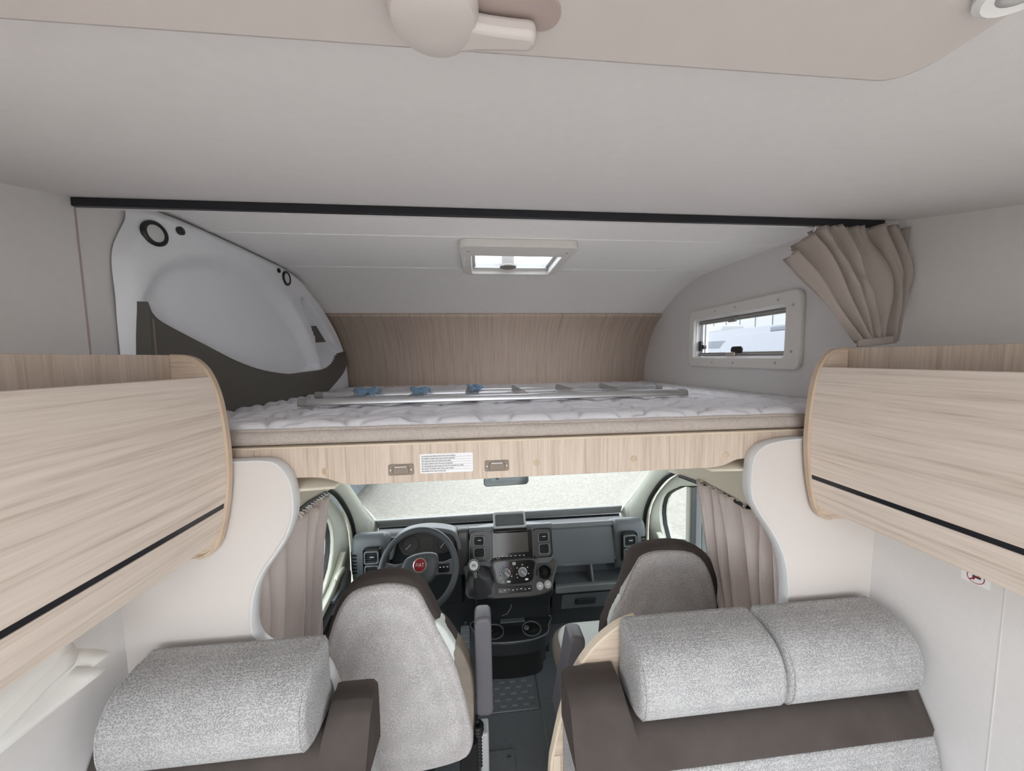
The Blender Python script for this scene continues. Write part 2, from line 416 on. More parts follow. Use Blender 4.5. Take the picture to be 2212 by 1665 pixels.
PL = [(-.90, 1.589), (-.629, 1.589), (-.568, 1.589), (-.534, 1.582), (-.511, 1.557), (-.498, 1.522), (-.495, 1.478), (-.5, 1.434), (-.518, 1.385), (-.55, 1.336), (-.581, 1.293), (-.604, 1.244), (-.617, 1.186), (-.618, 1.121), (-.59, 1.075), (-.52, 1.05), (-.444, 1.01), (-.407, .90), (-.36, .75), (-.34, .5), (-.34, 0)]
PR = [(1.21, 1.593), (.965, 1.593), (.897, 1.589), (.846, 1.577), (.817, 1.55), (.809, 1.515), (.808, 1.458), (.816, 1.415), (.841, 1.371), (.874, 1.325), (.907, 1.272), (.93, 1.218), (.943, 1.158), (.949, 1.081), (.949, .8), (.949, 0)]
partition(PL, XL, 'white partition with S-curved edge beside the driver seat')
partition(PR, XR, 'white partition with S-curved edge beside the passenger seat')

# roof hatch with crank, just ahead of the viewpoint
t = thing('roof_hatch', 'large pale roof hatch surround at the top of the picture', 'roof hatch', (0, -.2, 2.10))
ring('surround', XY(0), rrect(.79, 1.02, .028, 6, .0, -.205), rrect(.58, .77, .03, 6, 0, -.225), 2.096, 2.118, 'hatch', t, bevel=.004)
plate('dome', XY(0), rrect(.62, .82, .03, 4, 0, -.225), 2.16, 2.166, 'glass2', t)
ring('dome_frame', XY(0), rrect(.64, .84, .03, 4, 0, -.225), rrect(.57, .77, .03, 4, 0, -.225), 2.118, 2.160, 'hatch', t)
k = thing('crank_handle', 'pale pink-beige winding crank folded under the roof hatch', 'crank handle', (-.02, .27, 2.08))
fh = Fr((-.026, .262, 2.0955), (1, 0, 0), (0, -1, 0), (0, 0, -1))
lathe('hub', fh, [(.031, -.003), (.031, .008), (.0285, .015), (.020, .0185), (.008, .0195)], 'hatch', k)
arm = smoothpoly([(.012, -.022), (.030, -.021), (.055, -.019), (.069, -.018), (.073, -.012), (.070, -.004), (.055, -.003), (.030, -.001), (.010, .004)], 3)
plate('arm', fh, arm, .003, .016, 'hatch', k, bevel=.004, seg=3)
plate('recess', fh, rrect(.112, .026, .0128, 6, .034, -.004), -.004, .0008, 'recess', k, bevel=.0005)
c = thing('ceiling_spotlight', 'white round ceiling spotlight at the top right edge', 'ceiling lamp', (.345, .185, 2.09))
fl = Fr((.368, .213, 2.0955), (1, 0, 0), (0, -1, 0), (0, 0, -1))
lathe('housing', fl, [(.026, 0), (.026, .004), (.022, .007), (.018, .006)], 'white', c)
lathe('lens', fl, [(.018, .0055), (.010, .0075), (.002, .008)], 'lens', c)

# skylight over the bed
t = tag(thing('window_2', 'square overcab skylight with white frame and round knob', 'skylight', (.165, 1.6, 2.29)), 'square overcab skylight with white frame and round knob', 'skylight', kind='structure')
ring('window_frame', XY(0), rrect(.46, .45, .04, 5, .165, 1.55), rrect(.375, .30, .012, 5, .1675, 1.605), 2.262, 2.294, 'frame', t, bevel=.005)
ring('inner_frame', XY(0), rrect(.395, .32, .012, 4, .1675, 1.605), rrect(.345, .27, .01, 4, .1675, 1.605), 2.294, 2.312, 'lgrey', t)
ring('shaft', XY(0), rrect(.395, .32, .012, 4, .1675, 1.605), rrect(.372, .297, .01, 4, .1675, 1.605), 2.312, 2.37, 'white', t)
plate('pane', XY(0), rrect(.40, .32, .012, 4, .1675, 1.605), 2.372, 2.377, 'glass2', t)
for yy in (1.727, 1.738): box('rail', (-.01, yy, 2.285), (.345, yy+.005, 2.292), 'alu', t, .001)
lathe('knob', Fr((.15, 1.69, 2.303), (1, 0, 0), (0, -1, 0), (0, 0, -1)), [(.030, -.03), (.030, .012), (.040, .018), (.040, .024), (.030, .028), (.01, .03)], 'grip', t)
for i in range(6): box('vent_slot', (-.052, 1.47+.03*i, 2.2612), (-.046, 1.485+.03*i, 2.2625), 'white', t, 0)
for sx in (-.03, .36): lathe('screw', Fr((sx, 1.395, 2.2622), (1, 0, 0), (0, -1, 0), (0, 0, -1)), [(.005, 0), (.004, .0012)], 'grip', t, 10)

# small hinged window in the right wall
t = tag(thing('window_1', 'small framed flap window in the right wall beside the bed', 'window', (XR, 1.57, 1.94)), 'small framed flap window in the right wall beside the bed', 'window', kind='structure')
f = YZ(XR, -1)
ring('window_frame', f, rrect(.705, .312, .035, 6, 1.568, 1.944), rrect(.588, .207, .014, 6, 1.580, 1.941), -.002, .020, 'frame', t, bevel=.007)
ring('seal', f, rrect(.592, .211, .014, 6, 1.580, 1.941), rrect(.578, .197, .012, 6, 1.580, 1.941), -.03, .004, 'white', t)
for z0, z1, nm in ((2.018, 2.038, 'top_rail'), (1.845, 1.864, 'bottom_rail')):
    plate(nm, f, [(1.293, z0), (1.866, z0), (1.866, z1), (1.293, z1)], -.026, -.008, 'grip', t, bevel=.004)
    plate('rail_lip', f, [(1.293, (z0+z1)/2-.001), (1.866, (z0+z1)/2-.001), (1.866, (z0+z1)/2+.002), (1.293, (z0+z1)/2+.002)], -.009, -.006, 'lgrey', t, bevel=.001)
plate('pane', f, [(1.293, 1.845), (1.845, 1.845), (1.845, 2.037), (1.293, 2.037)], -.047, -.043, 'glass2', t)
ring('sash', f, rrect(.59, .21, .02, 5, 1.572, 1.941), rrect(.552, .19, .018, 5, 1.572, 1.941), -.052, -.040, 'alu', t)
for yy in (1.60,):
    plate('catch', f, rrect(.062, .020, .004, 3, yy, 1.8535), -.008, .006, 'chrome', t, bevel=.002)
    plate('catch_grip', f, rrect(.075, .034, .016, 5, yy-.03, 1.874), -.010, -.002, 'dark', t, bevel=.003)
    plate('catch', f, rrect(.045, .024, .004, 3, yy, 2.022), -.008, .006, 'grip', t, bevel=.002)
plate('stay', f, [(1.846, 1.86), (1.864, 1.86), (1.864, 2.03), (1.846, 2.03)], -.028, -.018, 'alu', t, bevel=.002)
plate('stay_clamp', f, rrect(.022, .055, .006, 3, 1.852, 1.90), -.02, -.004, 'dark', t, bevel=.003)
lathe('stay_knob', Fr((XR-.002, 1.822, 1.895), (0, 1, 0), (0, 0, 1), (-1, 0, 0)), [(.012, -.02), (.012, -.004), (.006, 0)], 'dark', t, 14)
for yy, zz in ((1.32, 2.07), (1.56, 2.075), (1.70, 2.075), (1.25, 2.04), (1.25, 1.86), (1.32, 1.815), (1.56, 1.812), (1.71, 1.812)):
    lathe('screw', Fr((XR-.0205, yy, zz), (0, 1, 0), (0, 0, 1), (-1, 0, 0)), [(.0055, 0), (.0045, .0015)], 'lgrey', t, 10)

# ================================================================== OVERHEAD CABINETS
def cabinet(s, label, notch_label):
    """s = -1 left, +1 right; profile x measured inward from the wall, mirrored about x = .1615"""
    X = (lambda x: x) if s < 0 else (lambda x: .3325-x)
    xw = XL+.002 if s < 0 else XR-.002
    t = thing('overhead_cabinet', label, 'cabinet', (X(-.8), .1, 1.35))
    end = [(-.742, 1.865), (-.706, 1.862), (-.68, 1.848), (-.659, 1.818), (-.643, 1.768), (-.635, 1.709), (-.631, 1.638), (-.632, 1.577), (-.64, 1.504), (-.655, 1.431), (-.672, 1.382), (-.694, 1.358), (-.719, 1.350)]
    P = [(X(x), z) for x, z in smoothpoly(end, 3, False)]
    poly = P+[(xw, 1.350), (xw, 1.865)]
    plate('end_panel', XZ(0), poly, -(YR-.0005), -(YR-.019), 'woodX', t, bevel=.0015)
    rows = []                                                        # solid-looking edge band round the front of the end panel
    for i, (x, z) in enumerate(P):
        a = Vector(P[max(i-1, 0)]); b = Vector(P[min(i+1, len(P)-1)]); d = (b-a).normalized()
        nrm = Vector((-d.y, d.x)) if s < 0 else Vector((d.y, -d.x))
        rows.append([(x+nrm.x*u, y, z+nrm.y*u) for u, y in ((-.006, YR-.0215), (-.001, YR-.0215), (.0025, YR-.0175), (.0025, YR-.004), (-.001, YR-.0005))])
    recalc(sheet('edge_band', rows, 'woodE', t))
    # shell: top board, fascia, bottom and back
    Y0 = -.75
    b0, b1 = sorted((X(-.695), xw))
    box('bottom_board', (b0, Y0, 1.392), (b1, YR-.020, 1.406), 'woodY', t)
    f0, f1 = sorted((X(-.742), X(-.760)))
    box('fascia', (f0, Y0, 1.780), (f1, YR-.020, 1.866), 'woodZ', t, .001)
    b0, b1 = sorted((X(-.760), xw))
    box('top_board', (b0, Y0, 1.850), (b1, YR-.020, 1.865), 'woodY', t, .001)
    # curved doors
    dp = smoothpoly([(-.655, 1.812), (-.642, 1.759), (-.635, 1.690), (-.6335, 1.62), (-.635, 1.56), (-.642, 1.494), (-.657, 1.429), (-.674, 1.393)], 3, False)
    def slab(name, prof, y0, y1, mat, par, off=0, th=.016):
        o = [(X(x+off), z) for x, z in prof]; inn = [(X(x+off-th), z) for x, z in prof][::-1]
        return plate(name, Fr((0, 0, 0), (1, 0, 0), (0, 0, 1), (0, 1, 0)), o+inn, y0, y1, mat, par, bevel=.0012)
    up = [p for p in dp if p[1] >= 1.4935]; lo = [p for p in dp if p[1] <= 1.487]
    lo = [(-.6447, 1.4805)]+[p for p in lo if p[1] < 1.480]
    mid = [(-.6425, 1.4935), (-.6447, 1.4805)]
    d = slab('door', up, Y0, YR-.0205, 'woodY', t)
    g = slab('grip_slot', mid, Y0, YR-.0205, 'black', d, -.002, .012)
    slab('lower_rail', lo, Y0, YR-.0205, 'woodY', d)
    return t
cabinet(-1, 'oak overhead cabinet with black grip slot along the left wall', '')
cabinet(1, 'oak overhead cabinet with black grip slot along the right wall', '')

# ================================================================== OVERCAB BED
bed = thing('overcab_bed', 'oak-fronted overcab bed base spanning above the cab', 'bed', (.15, 1.7, 1.50))
bp = [(XL+.003, 1.616), (XL+.003, 1.531)]+smoothpoly([(-.47, 1.531), (-.431, 1.528), (-.402, 1.519), (-.37, 1.507), (-.335, 1.504)], 4, False)+smoothpoly([(.70, 1.508), (.735, 1.512), (.765, 1.523), (.79, 1.531), (.83, 1.532)], 4, False)+[(XR-.003, 1.532), (XR-.003, 1.612)]
plate('front_panel', XZ(0), bp, -(YR+.054), -(YR+.036), 'woodZ', bed, bevel=.0015)
box('light_block_base', (XL+.003, YR+.056, 1.555), (XR-.003, 2.50, 1.595), 'woodX', bed)  # solid unseen slab under the mattress, added to keep light from leaking
box('top_edge', (XL+.003, YR+.033, 1.612), (XR-.003, YR+.058, 1.6185), 'beech', bed, .002)
fp = XZ(YR+.036)
for x in (-.415, .160, .447, .736):
    lathe('screw_cap', fp.at(x*1.016, 1.546), [(.0095, -.002), (.0095, .0008), (.008, .0014)], 'woodE', bed, 18)
for x0, x1 in ((-.254, -.186), (.012, .082)):
    cx = (x0+x1)/2; fq = fp.at(cx, 1.5425)
    l = plate('latch', fq, rrect(.069, .031, .004, 3), -.001, .003, 'latch', bed, bevel=.0012)
    plate('pull', fq, rrect(.044, .020, .004, 3, 0, -.001), .003, .008, 'latch', l, bevel=.0025)
    plate('pull_slot', fq, rrect(.034, .003, .001, 2, 0, .009), .003, .0075, 'hatch', l)
    for sx in (-.028, .028): lathe('screw', fq.at(sx, 0, .003), [(.003, 0), (.0022, .0012)], 'steel', l, 10)
fq = fp.at(-.0945, 1.5565)
lb = tag(plate('warning_label', fq, rrect(.147, .055, .003, 3), .0002, .0008, 'label', bed), 'white printed warning label with seven lines of text')
LINES = ['Ne convient pas aux enfants de moins de 6 ans, sans surveillance.', 'Not suitable for children under 6 years old without supervision.',
         'Nicht geeignet für kinder unter 6 jahre alt ohne aufsicht.', 'Non adatto ai bambini di meno di 6 anni non accompagnati.',
         'No recomendable para niños menores de 6 años sin la supervisión de un adulto.', 'Niet geschikt voor kinderen onder de 6 jaar zonder toezicht.',
         'Ikke tilrådelige til børn under 6 år uden opsyn.']
for i, s in enumerate(LINES):
    v = .0215-.0072*i
    text('text_line', s, .0056, fq, -.069, v, .0010, 'ink', lb, squeeze=.64, bold=.00012)
    if i < 6: plate('rule_line', fq, [(-.0705, v-.0039), (.0705, v-.0039), (.0705, v-.0035), (-.0705, v-.0035)], .0008, .00095, 'ink', lb)
# mattress: quilted top and piped border
mt = thing('mattress', 'grey quilted mattress lying on the overcab bed', 'mattress', (.15, 1.7, 1.60))
def quilt(x, y):
    a = y/.085+.42*math.sin(2*math.pi*x/.20)+.16*math.sin(2*math.pi*x/.071+1)
    h = abs(math.sin(math.pi*a))**.38
    b = x/.20+.5*(math.floor(a) % 2)+.30*(a-math.floor(a))
    return h*(.45+.55*abs(math.sin(math.pi*b))**.4)
nx, ny = 420, 300; V = []; F = []
mx0, mx1, my0, my1 = -.866, XR-.006, YR+.048, 2.505
for j in range(ny+1):
    for i in range(nx+1):
        x = mx0+(mx1-mx0)*i/nx; y = my0+(my1-my0)*j/ny
        e = min((y-my0)/.03, 1); e = math.sqrt(max(0, 1-(1-e)**2))
        sag = -.018*max(0, (y-1.2)/1.3)
        V.append((x, y, 1.655+.010*e+.019*quilt(x, y)*e+sag))
for j in range(ny):
    for i in range(nx): a = j*(nx+1)+i; F.append([a, a+1, a+nx+2, a+nx+1])
mesh('quilted_top', V, F, 'matt', mt, ang=89)
rows = []
for i in range(121):
    x = mx0+(mx1-mx0)*i/120; wv = .0022*math.sin(x*23)+.0015*math.sin(x*61+1)
    k = max(0, (x-.75)/.48)
    wv += k*.004*math.sin(x*95)
    rows.append([(x, my0+.02, 1.661), (x, my0-.002+wv*.4, 1.6605), (x, my0-.008+wv, 1.650), (x, my0-.009+wv, 1.635), (x, my0-.006+wv*.5, 1.624), (x, my0+.004, 1.6195), (x, my0+.03, 1.6195)])
sheet('border', rows, 'mside', mt, ang=89)
tube('piping', [(mx0+(mx1-mx0)*i/40, my0-.001, 1.6625+.0006*math.sin(i*1.7)) for i in range(41)], .0038, 'mside', mt, 6)
box('core', (mx0, my0+.012, 1.6195), (mx1, my1, 1.64), 'matt', mt, .004)

# ladder lying flat on the mattress
ld = thing('bed_ladder', 'aluminium bunk ladder lying across the grey mattress', 'ladder', (.1, 1.45, 1.67))
def rail(p0, p1):
    a, b = Vector(p0), Vector(p1); d = (b-a).normalized(); fr = Fr(a, Vector((0, 0, 1)).cross(d), (0, 0, 1), d); L = (b-a).length
    prof = smoothpoly([(-.014, -.010), (.014, -.010), (.015, .002), (.009, .012), (-.009, .012), (-.015, .002)], 3)
    r = plate('side_rail', fr, prof, .03, L-.03, 'alu', ld)
    for n0, n1 in ((0, .034), (L-.034, L)):
        plate('end_cap', fr, [(u*1.14, v*1.14) for u, v in prof], n0, n1, 'grip', ld, bevel=.004)
rail((-.640, 1.300, 1.698), (.850, 1.350, 1.698)); rail((-.700, 1.560, 1.698), (.900, 1.640, 1.698))
for i, x in enumerate((-.50, -.262, -.03, .178, .385, .60)):
    ya, yb = 1.322+x*.033, 1.585+x*.05
    box('rung', (x-.03, ya, 1.690), (x+.03, yb, 1.701), 'alu', ld, .003)
    if i >= 2: plate('rung_bracket', XZ(yb-.002), [(x-.035, 1.692), (x+.07 if i > 3 else x+.03, 1.698), (x-.02, 1.724)], -.012, .004, 'grip', ld, bevel=.003)
for i, (x, y, w_) in enumerate(((-.47, 1.50, .055), (-.243, 1.47, .04), (-.015, 1.56, .035))):
    V = []; F = []
    for a in range(7):
        for b in range(9):
            u = a/6-.5; v = b/8
            V.append((x+u*2*w_*(1-.5*abs(v-.5))+.006*math.sin(a*2.1+b), y-.03+.09*v, 1.708+.016*math.sin(math.pi*v)+.010*math.sin(a*1.9+b*1.3+i)))
    for a in range(6):
        for b in range(8): q = a*9+b; F.append([q, q+1, q+10, q+9])
    tag(mesh('protective_film', V, F, 'film', ld, solid=.0008), 'torn blue protective film')

# ================================================================== MOULDED SIDE PANEL (left of the bed)
sp = thing('moulded_side_panel', 'white moulded overcab side panel with shallow dish and charcoal pad', 'wall panel', (XL+.02, 1.7, 1.62))
def seg_d(p, poly):
    best = 9; inside = False; n = len(poly)
    for i in range(n):
        (x1, y1), (x2, y2) = poly[i], poly[(i+1) % n]
        dx, dy = x2-x1, y2-y1; l = dx*dx+dy*dy
        t_ = 0 if l == 0 else max(0, min(1, ((p[0]-x1)*dx+(p[1]-y1)*dy)/l))
        best = min(best, math.hypot(p[0]-x1-t_*dx, p[1]-y1-t_*dy))
        if (y1 > p[1]) != (y2 > p[1]) and p[0] < (x2-x1)*(p[1]-y1)/(y2-y1)+x1: inside = not inside
    return best if inside else -best
top = smoothpoly([(1.000, 2.05), (1.006, 2.137), (1.045, 2.226), (1.062, 2.272), (1.20, 2.283), (1.402, 2.286), (1.60, 2.286), (1.76, 2.285), (1.85, 2.274), (1.924, 2.258), (1.968, 2.235), (2.06, 2.195), (2.152, 2.148), (2.304, 2.044), (2.40, 1.945), (2.452, 1.86), (2.475, 1.774), (2.485, 1.66)], 5, False)
dish = smoothpoly([(1.049, 2.003), (1.056, 2.047), (1.079, 2.096), (1.119, 2.138), (1.187, 2.173), (1.282, 2.2), (1.393, 2.212), (1.524, 2.201), (1.681, 2.157), (1.828, 2.05), (1.955, 1.918), (2.021, 1.80), (1.80, 1.75), (1.51, 1.76), (1.309, 1.82), (1.161, 1.89)], 3)
pock = smoothpoly([(1.87, 2.165), (1.959, 2.150), (2.14, 2.045), (2.255, 1.950), (2.352, 1.895), (2.21, 1.832), (2.067, 1.812), (2.014, 1.97), (1.925, 2.07)], 2)
def ss(a, b, x): x = max(0, min(1, (x-a)/(b-a))); return x*x*(3-2*x)
cols = []
NV = 90
for (y, zt) in top:
    c = []
    for j in range(NV+1):
        f = j/NV; z = 1.6195+(zt-1.6195)*f
        c.append((y, z))
    cols.append(c)
bnd = [(1.0, 1.5)]+top+[(2.485, 1.5)]
def shell_x(y, z):
    d = seg_d((y, z), dish); p = seg_d((y, z), pock); b = max(0, seg_d((y, z), bnd))
    x = -.926+.030*ss(0, .03, b)**.6+.022*ss(1.0, 1.22, y)-.010*ss(1.3, 2.2, y)
    x -= .036*ss(-.008, .045, d)-.004*math.exp(-((d+.02)/.03)**2)
    x -= .040*ss(-.004, .012, p)
    return max(x, XL+.001)
def shell_frame(y, z, e=.02):
    gy = (shell_x(y+e, z)-shell_x(y-e, z))/(2*e); gz = (shell_x(y, z+e)-shell_x(y, z-e))/(2*e)
    n = Vector((1, -gy, -gz)).normalized(); u = Vector((gy, 1, 0)).normalized()
    return Fr((shell_x(y, z)+.002, y, z), u, n.cross(u), n)
rows = []
for c in cols:
    r = []
    for y, z in c:
        r.append((shell_x(y, z), y, z))
    rows.append(r)
# densify between the outline columns
dr = []
for a, b in zip(rows, rows[1:]):
    dr.append(a)
dr.append(rows[-1])
recalc(sheet('shell', dr, 'abs', sp, ang=60))
pad = smoothpoly([(1.022, 1.985), (1.034, 1.982), (1.066, 1.958), (1.211, 1.902), (1.353, 1.849), (1.509, 1.81), (1.714, 1.786), (1.889, 1.789), (2.108, 1.802), (2.243, 1.841), (2.375, 1.902), (2.400, 1.824), (2.341, 1.766), (2.191, 1.702), (2.03, 1.649), (1.843, 1.625), (1.60, 1.622), (1.2, 1.622), (1.03, 1.622)], 4)
plate('pad', YZ(0), pad, -.915, -.868, 'pad', sp, bevel=.006)
plate('pad_seam', YZ(0), [(1.030, 1.70), (1.034, 1.70), (1.034, 1.965), (1.030, 1.965)], -.8685, -.8665, 'latch', sp)
plate('pocket_shade_plate', YZ(0), [(1.985, 2.03), (2.08, 2.042), (2.197, 1.958), (2.03, 1.945)], -.920, -.9085, 'pad', sp)  # dark plate stands in for the shade in the pocket opening
plate('pocket_shelf', YZ(0), [(2.03, 1.945), (2.20, 1.957), (2.21, 1.950), (2.035, 1.937)], -.92, -.884, 'abs', sp, bevel=.003)
for y, z, r, x_ in ((1.085, 2.205, .034, -.8925), (1.735, 2.228, .033, -.880)):
    fr = shell_frame(y, z)
    l = lathe('lamp_ring', fr, [(r, -.004), (r, .003), (r*.92, .006), (r*.70, .005), (r*.66, .002)], 'black', sp, 32)
    lathe('lens', fr, [(r*.67, .001), (r*.67, .003), (r*.3, .006), (r*.05, .0065)], 'lens', l, 24)
for y, z, r in ((1.158, 2.238, .012), (1.672, 2.248, .010)):
    lathe('switch', shell_frame(y, z, .012), [(r, -.01), (r, .004), (r*.7, .006)], 'black', sp, 18)

# ================================================================== CURTAIN RAIL AND CURTAINS
cr = thing('curtain_rail', 'black aluminium curtain rail across the ceiling step', 'curtain rail', (.15, .93, 2.21))
plate('track', YZ(0), [(.926, 2.212), (.9375, 2.212), (.9375, 2.233), (.926, 2.231)], XL+.001, XR-.06, 'black', cr, bevel=.001)
def curtain(name, top, bot, folds, a0, a1, nrm, rows_n, mat, label, loc, bulge=None, seed=1, nu=None, pinch=.0):
    rnd = random.Random(seed); ph = [rnd.uniform(-.5, .5) for _ in range(folds*2+3)]
    t = thing(name, label, 'curtain', loc)
    nu = nu or folds*14; T = smoothpoly(top, 8, False); B = smoothpoly(bot, 8, False); nrm = Vector(nrm)
    def at(P, u):
        L = [0]
        for p, q in zip(P, P[1:]): L.append(L[-1]+(Vector(q)-Vector(p)).length)
        s = u*L[-1]
        for i in range(len(P)-1):
            if s <= L[i+1] or i == len(P)-2:
                k_ = (s-L[i])/max(1e-9, L[i+1]-L[i]); return Vector(P[i]).lerp(Vector(P[i+1]), k_)
    rows = []
    for j in range(rows_n+1):
        v = j/rows_n; r = []
        for i in range(nu+1):
            u = i/nu; wu = u+.35/folds*math.sin(2*math.pi*u*1.7+seed)*math.sin(math.pi*u); fu = max(0, min(1, wu))*folds*2; k_ = int(min(fu, folds*2-1)); w_ = fu-k_
            off = (ph[k_]*(1-w_)+ph[k_+1]*w_)
            uu = min(1, max(0, u+.25*off/folds*(.4+.6*v)))
            p = at(T, u).lerp(at(B, uu), v)
            if bulge: p = p+bulge(u, v)
            a = a0+(a1-a0)*v
            s = math.sin(2*math.pi*folds*wu+1.6*off+.8*math.sin(3*v+seed)); s = s*(.6+.4*abs(s)) if s < 0 else s**.6
            p = p+nrm*(a*s*(1+1.1*off)+.006*math.sin(7*v+9*off))
            if pinch and v < .12: p = p+nrm*(pinch*math.sin(2*math.pi*folds*3*u+off*4)*(1-v/.12))
            r.append(p)
        rows.append(r)
    recalc(sheet('cloth', rows, mat, t, solid=.0025, ang=89))
    return t, rows
# tied-back curtain of the bed, at the right
def bl(u, v): return Vector((-.02*math.sin(math.pi*v)*(1-u)+.030*u*math.sin(math.pi*min(1, v*1.1))**2, -.02*math.sin(math.pi*v), 0))
t, rows = curtain('bed_curtain', [(.905, .962, 2.130), (.930, .950, 2.170), (.972, .932, 2.208), (1.05, .928, 2.210), (1.12, .928, 2.211), (1.19, .928, 2.211), (1.222, .92, 2.205)],
        [(1.100, .912, 1.880), (1.13, .905, 1.876), (1.17, .90, 1.880), (1.205, .905, 1.886)], 7, .019, .010, (0, -1, 0), 30, 'curtain2',
        'grey-brown overcab curtain tied back above the right cabinet', (1.12, .93, 1.87), bl, 3, pinch=.006)
rows = []
for i in range(25):
    a = 2*math.pi*i/24
    rows.append([(1.150+.058*math.cos(a), .906+.020*math.sin(a), z+.006*math.cos(a)) for z in (1.874, 1.879, 1.889, 1.896)])
sheet('tie_band', rows, 'curtain2', t, solid=.003)
for i in range(6): tube('glider', [(.965+.008*i, .934, 2.214), (.962+.009*i, .932, 2.203), (.958+.010*i, .936, 2.195)], .0018, 'white', t, 5)

# ================================================================== DINETTE BENCHES
def bolster(x0, x1, dy, dz, label, mat='knit'):
    t = thing('headrest_bolster', label, 'cushion', ((x0+x1)/2, .86+dy, .90+dz), 'grey knit bolsters on the bench backs')
    prof = smoothpoly([(.922, .90), (.86, .892), (.800, .903), (.772, .935), (.766, .985), (.776, 1.035), (.806, 1.073), (.85, 1.090), (.90, 1.094), (.9225, 1.085), (.9245, .98)], 4)
    ob = pillow('cover', Fr((0, dy, dz), (0, 1, 0), (0, 0, 1), (1, 0, 0)), prof, x0, x1, .020, mat, t, dome=.002)
    for x in (x0+.012, x1-.012):
        pts = [(x, dy+.847+(y-.847)*.985, dz+.99+(z-.99)*.985) for y, z in prof]
        tube('seam', pts, .0022, mat, t, 5, True)
    return t
bolster(.392, .792, 0, 0, 'grey knit bolster nearer the aisle on the right-hand bench')
bolster(.798, 1.198, 0, 0, 'grey knit bolster next to the right wall on the right-hand bench')
bolster(-.852, -.412, -.0, .022, 'single grey knit bolster on the left-hand bench', 'knit')
def bench(x0, x1, label, ztop, yf, b0, b1, zlow):
    def face(z): return yf-.062+.062*(z-.815)/.115
    def prof(z1): return smoothpoly([(.925, z1-.01), (.905, z1), (.87, z1+.001), (face(z1)+.022, z1-.002), (face(z1-.016)+.004, z1-.016), (face(z1-.038), z1-.038), (face(.835), .835), (face(.815)+.001, .816), (yf-.050, .808), (.90, .80), (.925, .81)], 3)
    def loft(name, mat, t):
        xs = [x0+(x1-x0)*i/60 for i in range(61)]; rows = []
        for x in xs:
            e = min(x-x0, x1-x); k = 1-.5*(1-min(1, e/.016))**2*.16
            f = ss(b0-.012, b0-.002, x)*(1-ss(b1+.002, b1+.012, x)); P = prof(ztop+(zlow-ztop)*f)
            rows.append([(x, .86+(y-.86)*k, .88+(z-.88)*k) for y, z in P])
        o = sheet(name, rows, mat, t, closed_u=True, ang=60)
        import bmesh
        bm = bmesh.new(); bm.from_mesh(o.data); bm.verts.ensure_lookup_table(); m = len(rows[0])
        bm.faces.new([bm.verts[j] for j in range(m)]); bm.faces.new([bm.verts[60*m+j] for j in range(m)])
        bmesh.ops.recalc_face_normals(bm, faces=bm.faces); bm.to_mesh(o.data); bm.free()
        return o
    t = thing('dinette_bench', label, 'bench', ((x0+x1)/2, .6, 0))
    loft('back_upper', 'suede', t)
    low = smoothpoly([(.925, .80), (.88, .806), (yf-.048, .808), (yf-.068, .795), (yf-.085, .72), (yf-.11, .60), (yf-.125, .50), (.90, .48), (.925, .50)], 3)
    pillow('back_lower', Fr((0, 0, 0), (0, 1, 0), (0, 0, 1), (1, 0, 0)), low, x0+.004, x1-.004, .014, 'knit', t)
    pillow('seat_cushion', XY(0), rrect(x1-x0, .50, .05, 4, (x0+x1)/2, .42), .36, .48, .03, 'knit', t)
    box('seat_box', (x0+.01, .2, 0), (x1-.01, .92, .36), 'woodY', t)
    return t
bench(.222, XR-.008, 'right-hand dinette bench with brown suede back and knit seat', .952, .815, .388, 1.20, .888)
bench(XL+.006, -.292, 'left-hand dinette bench with brown suede back', .972, .835, -.856, -.408, .910)
t = thing('bench_side_panel', 'oak side panel with curved pale edge beside the right bench', 'panel', (.3, .93, 0))
sp_ = smoothpoly([(.45, 1.075), (.388, 1.053), (.318, .995), (.262, .912), (.227, .80), (.205, .70), (.192, .615), (.185, .4), (.185, 0)], 4, False)
plate('panel', XZ(0), sp_+[(.60, 0), (.60, 1.075)], -.934, -.929, 'woodX', t)
rows = []
for i, (x, z) in enumerate(sp_):
    a = Vector(sp_[max(0, i-1)]); b = Vector(sp_[min(i+1, len(sp_)-1)]); d = (b-a).normalized(); nr = Vector((d.y, -d.x))
    if nr.x > 0: nr = -nr
    rows.append([(x-nr.x*.004, .927, z-nr.y*.004), (x+nr.x*.0035, .927, z+nr.y*.0035), (x+nr.x*.0045, .932, z+nr.y*.0045), (x+nr.x*.0045, .950, z+nr.y*.0045), (x-nr.x*.004, .950, z-nr.y*.004)])
recalc(sheet('edge_band', rows, 'beech', t))
box('belt_slot', (.315, .9255, .904), (.352, .930, .911), 'blk', t, 0)
box('cleat', (.200, .926, .0), (.222, .9295, .665), 'beech', t, .002)
# white sheet hanging below the left cabinet
t = thing('plastic_sheet', 'crumpled white plastic sheet hanging under the left cabinet', 'plastic sheet', (-.82, .3, 1.2))
def fold(x0, z1, yend, zoff, sd):
    rnd = random.Random(sd); rows = []
    for i in range(40):
        y = -.2+(yend+.2)*i/39; r = []
        for j in range(13):
            v = j/12
            z = 1.340-v*(1.340-z1-zoff*ss(.4, 1, i/39))
            x = x0+.05*v-.012*math.sin(3*v+y*7+sd)+.006*math.sin(13*v+y*19+sd*2)+.004*math.sin(31*y+v*9)
            r.append((x, y+.018*math.sin(v*6+sd)*(i/39)+.03*v*(i/39), z+.006*math.sin(y*23+sd)))
        rows.append(r)
    sheet('fold', rows, 'sheet', t, solid=.0012, ang=80)
fold(-.85, 1.190, .735, .010, 1); fold(-.866, 1.188, .742, .03, 2); fold(-.880, 1.186, .715, .05, 4); fold(-.892, 1.20, .73, .07, 6)
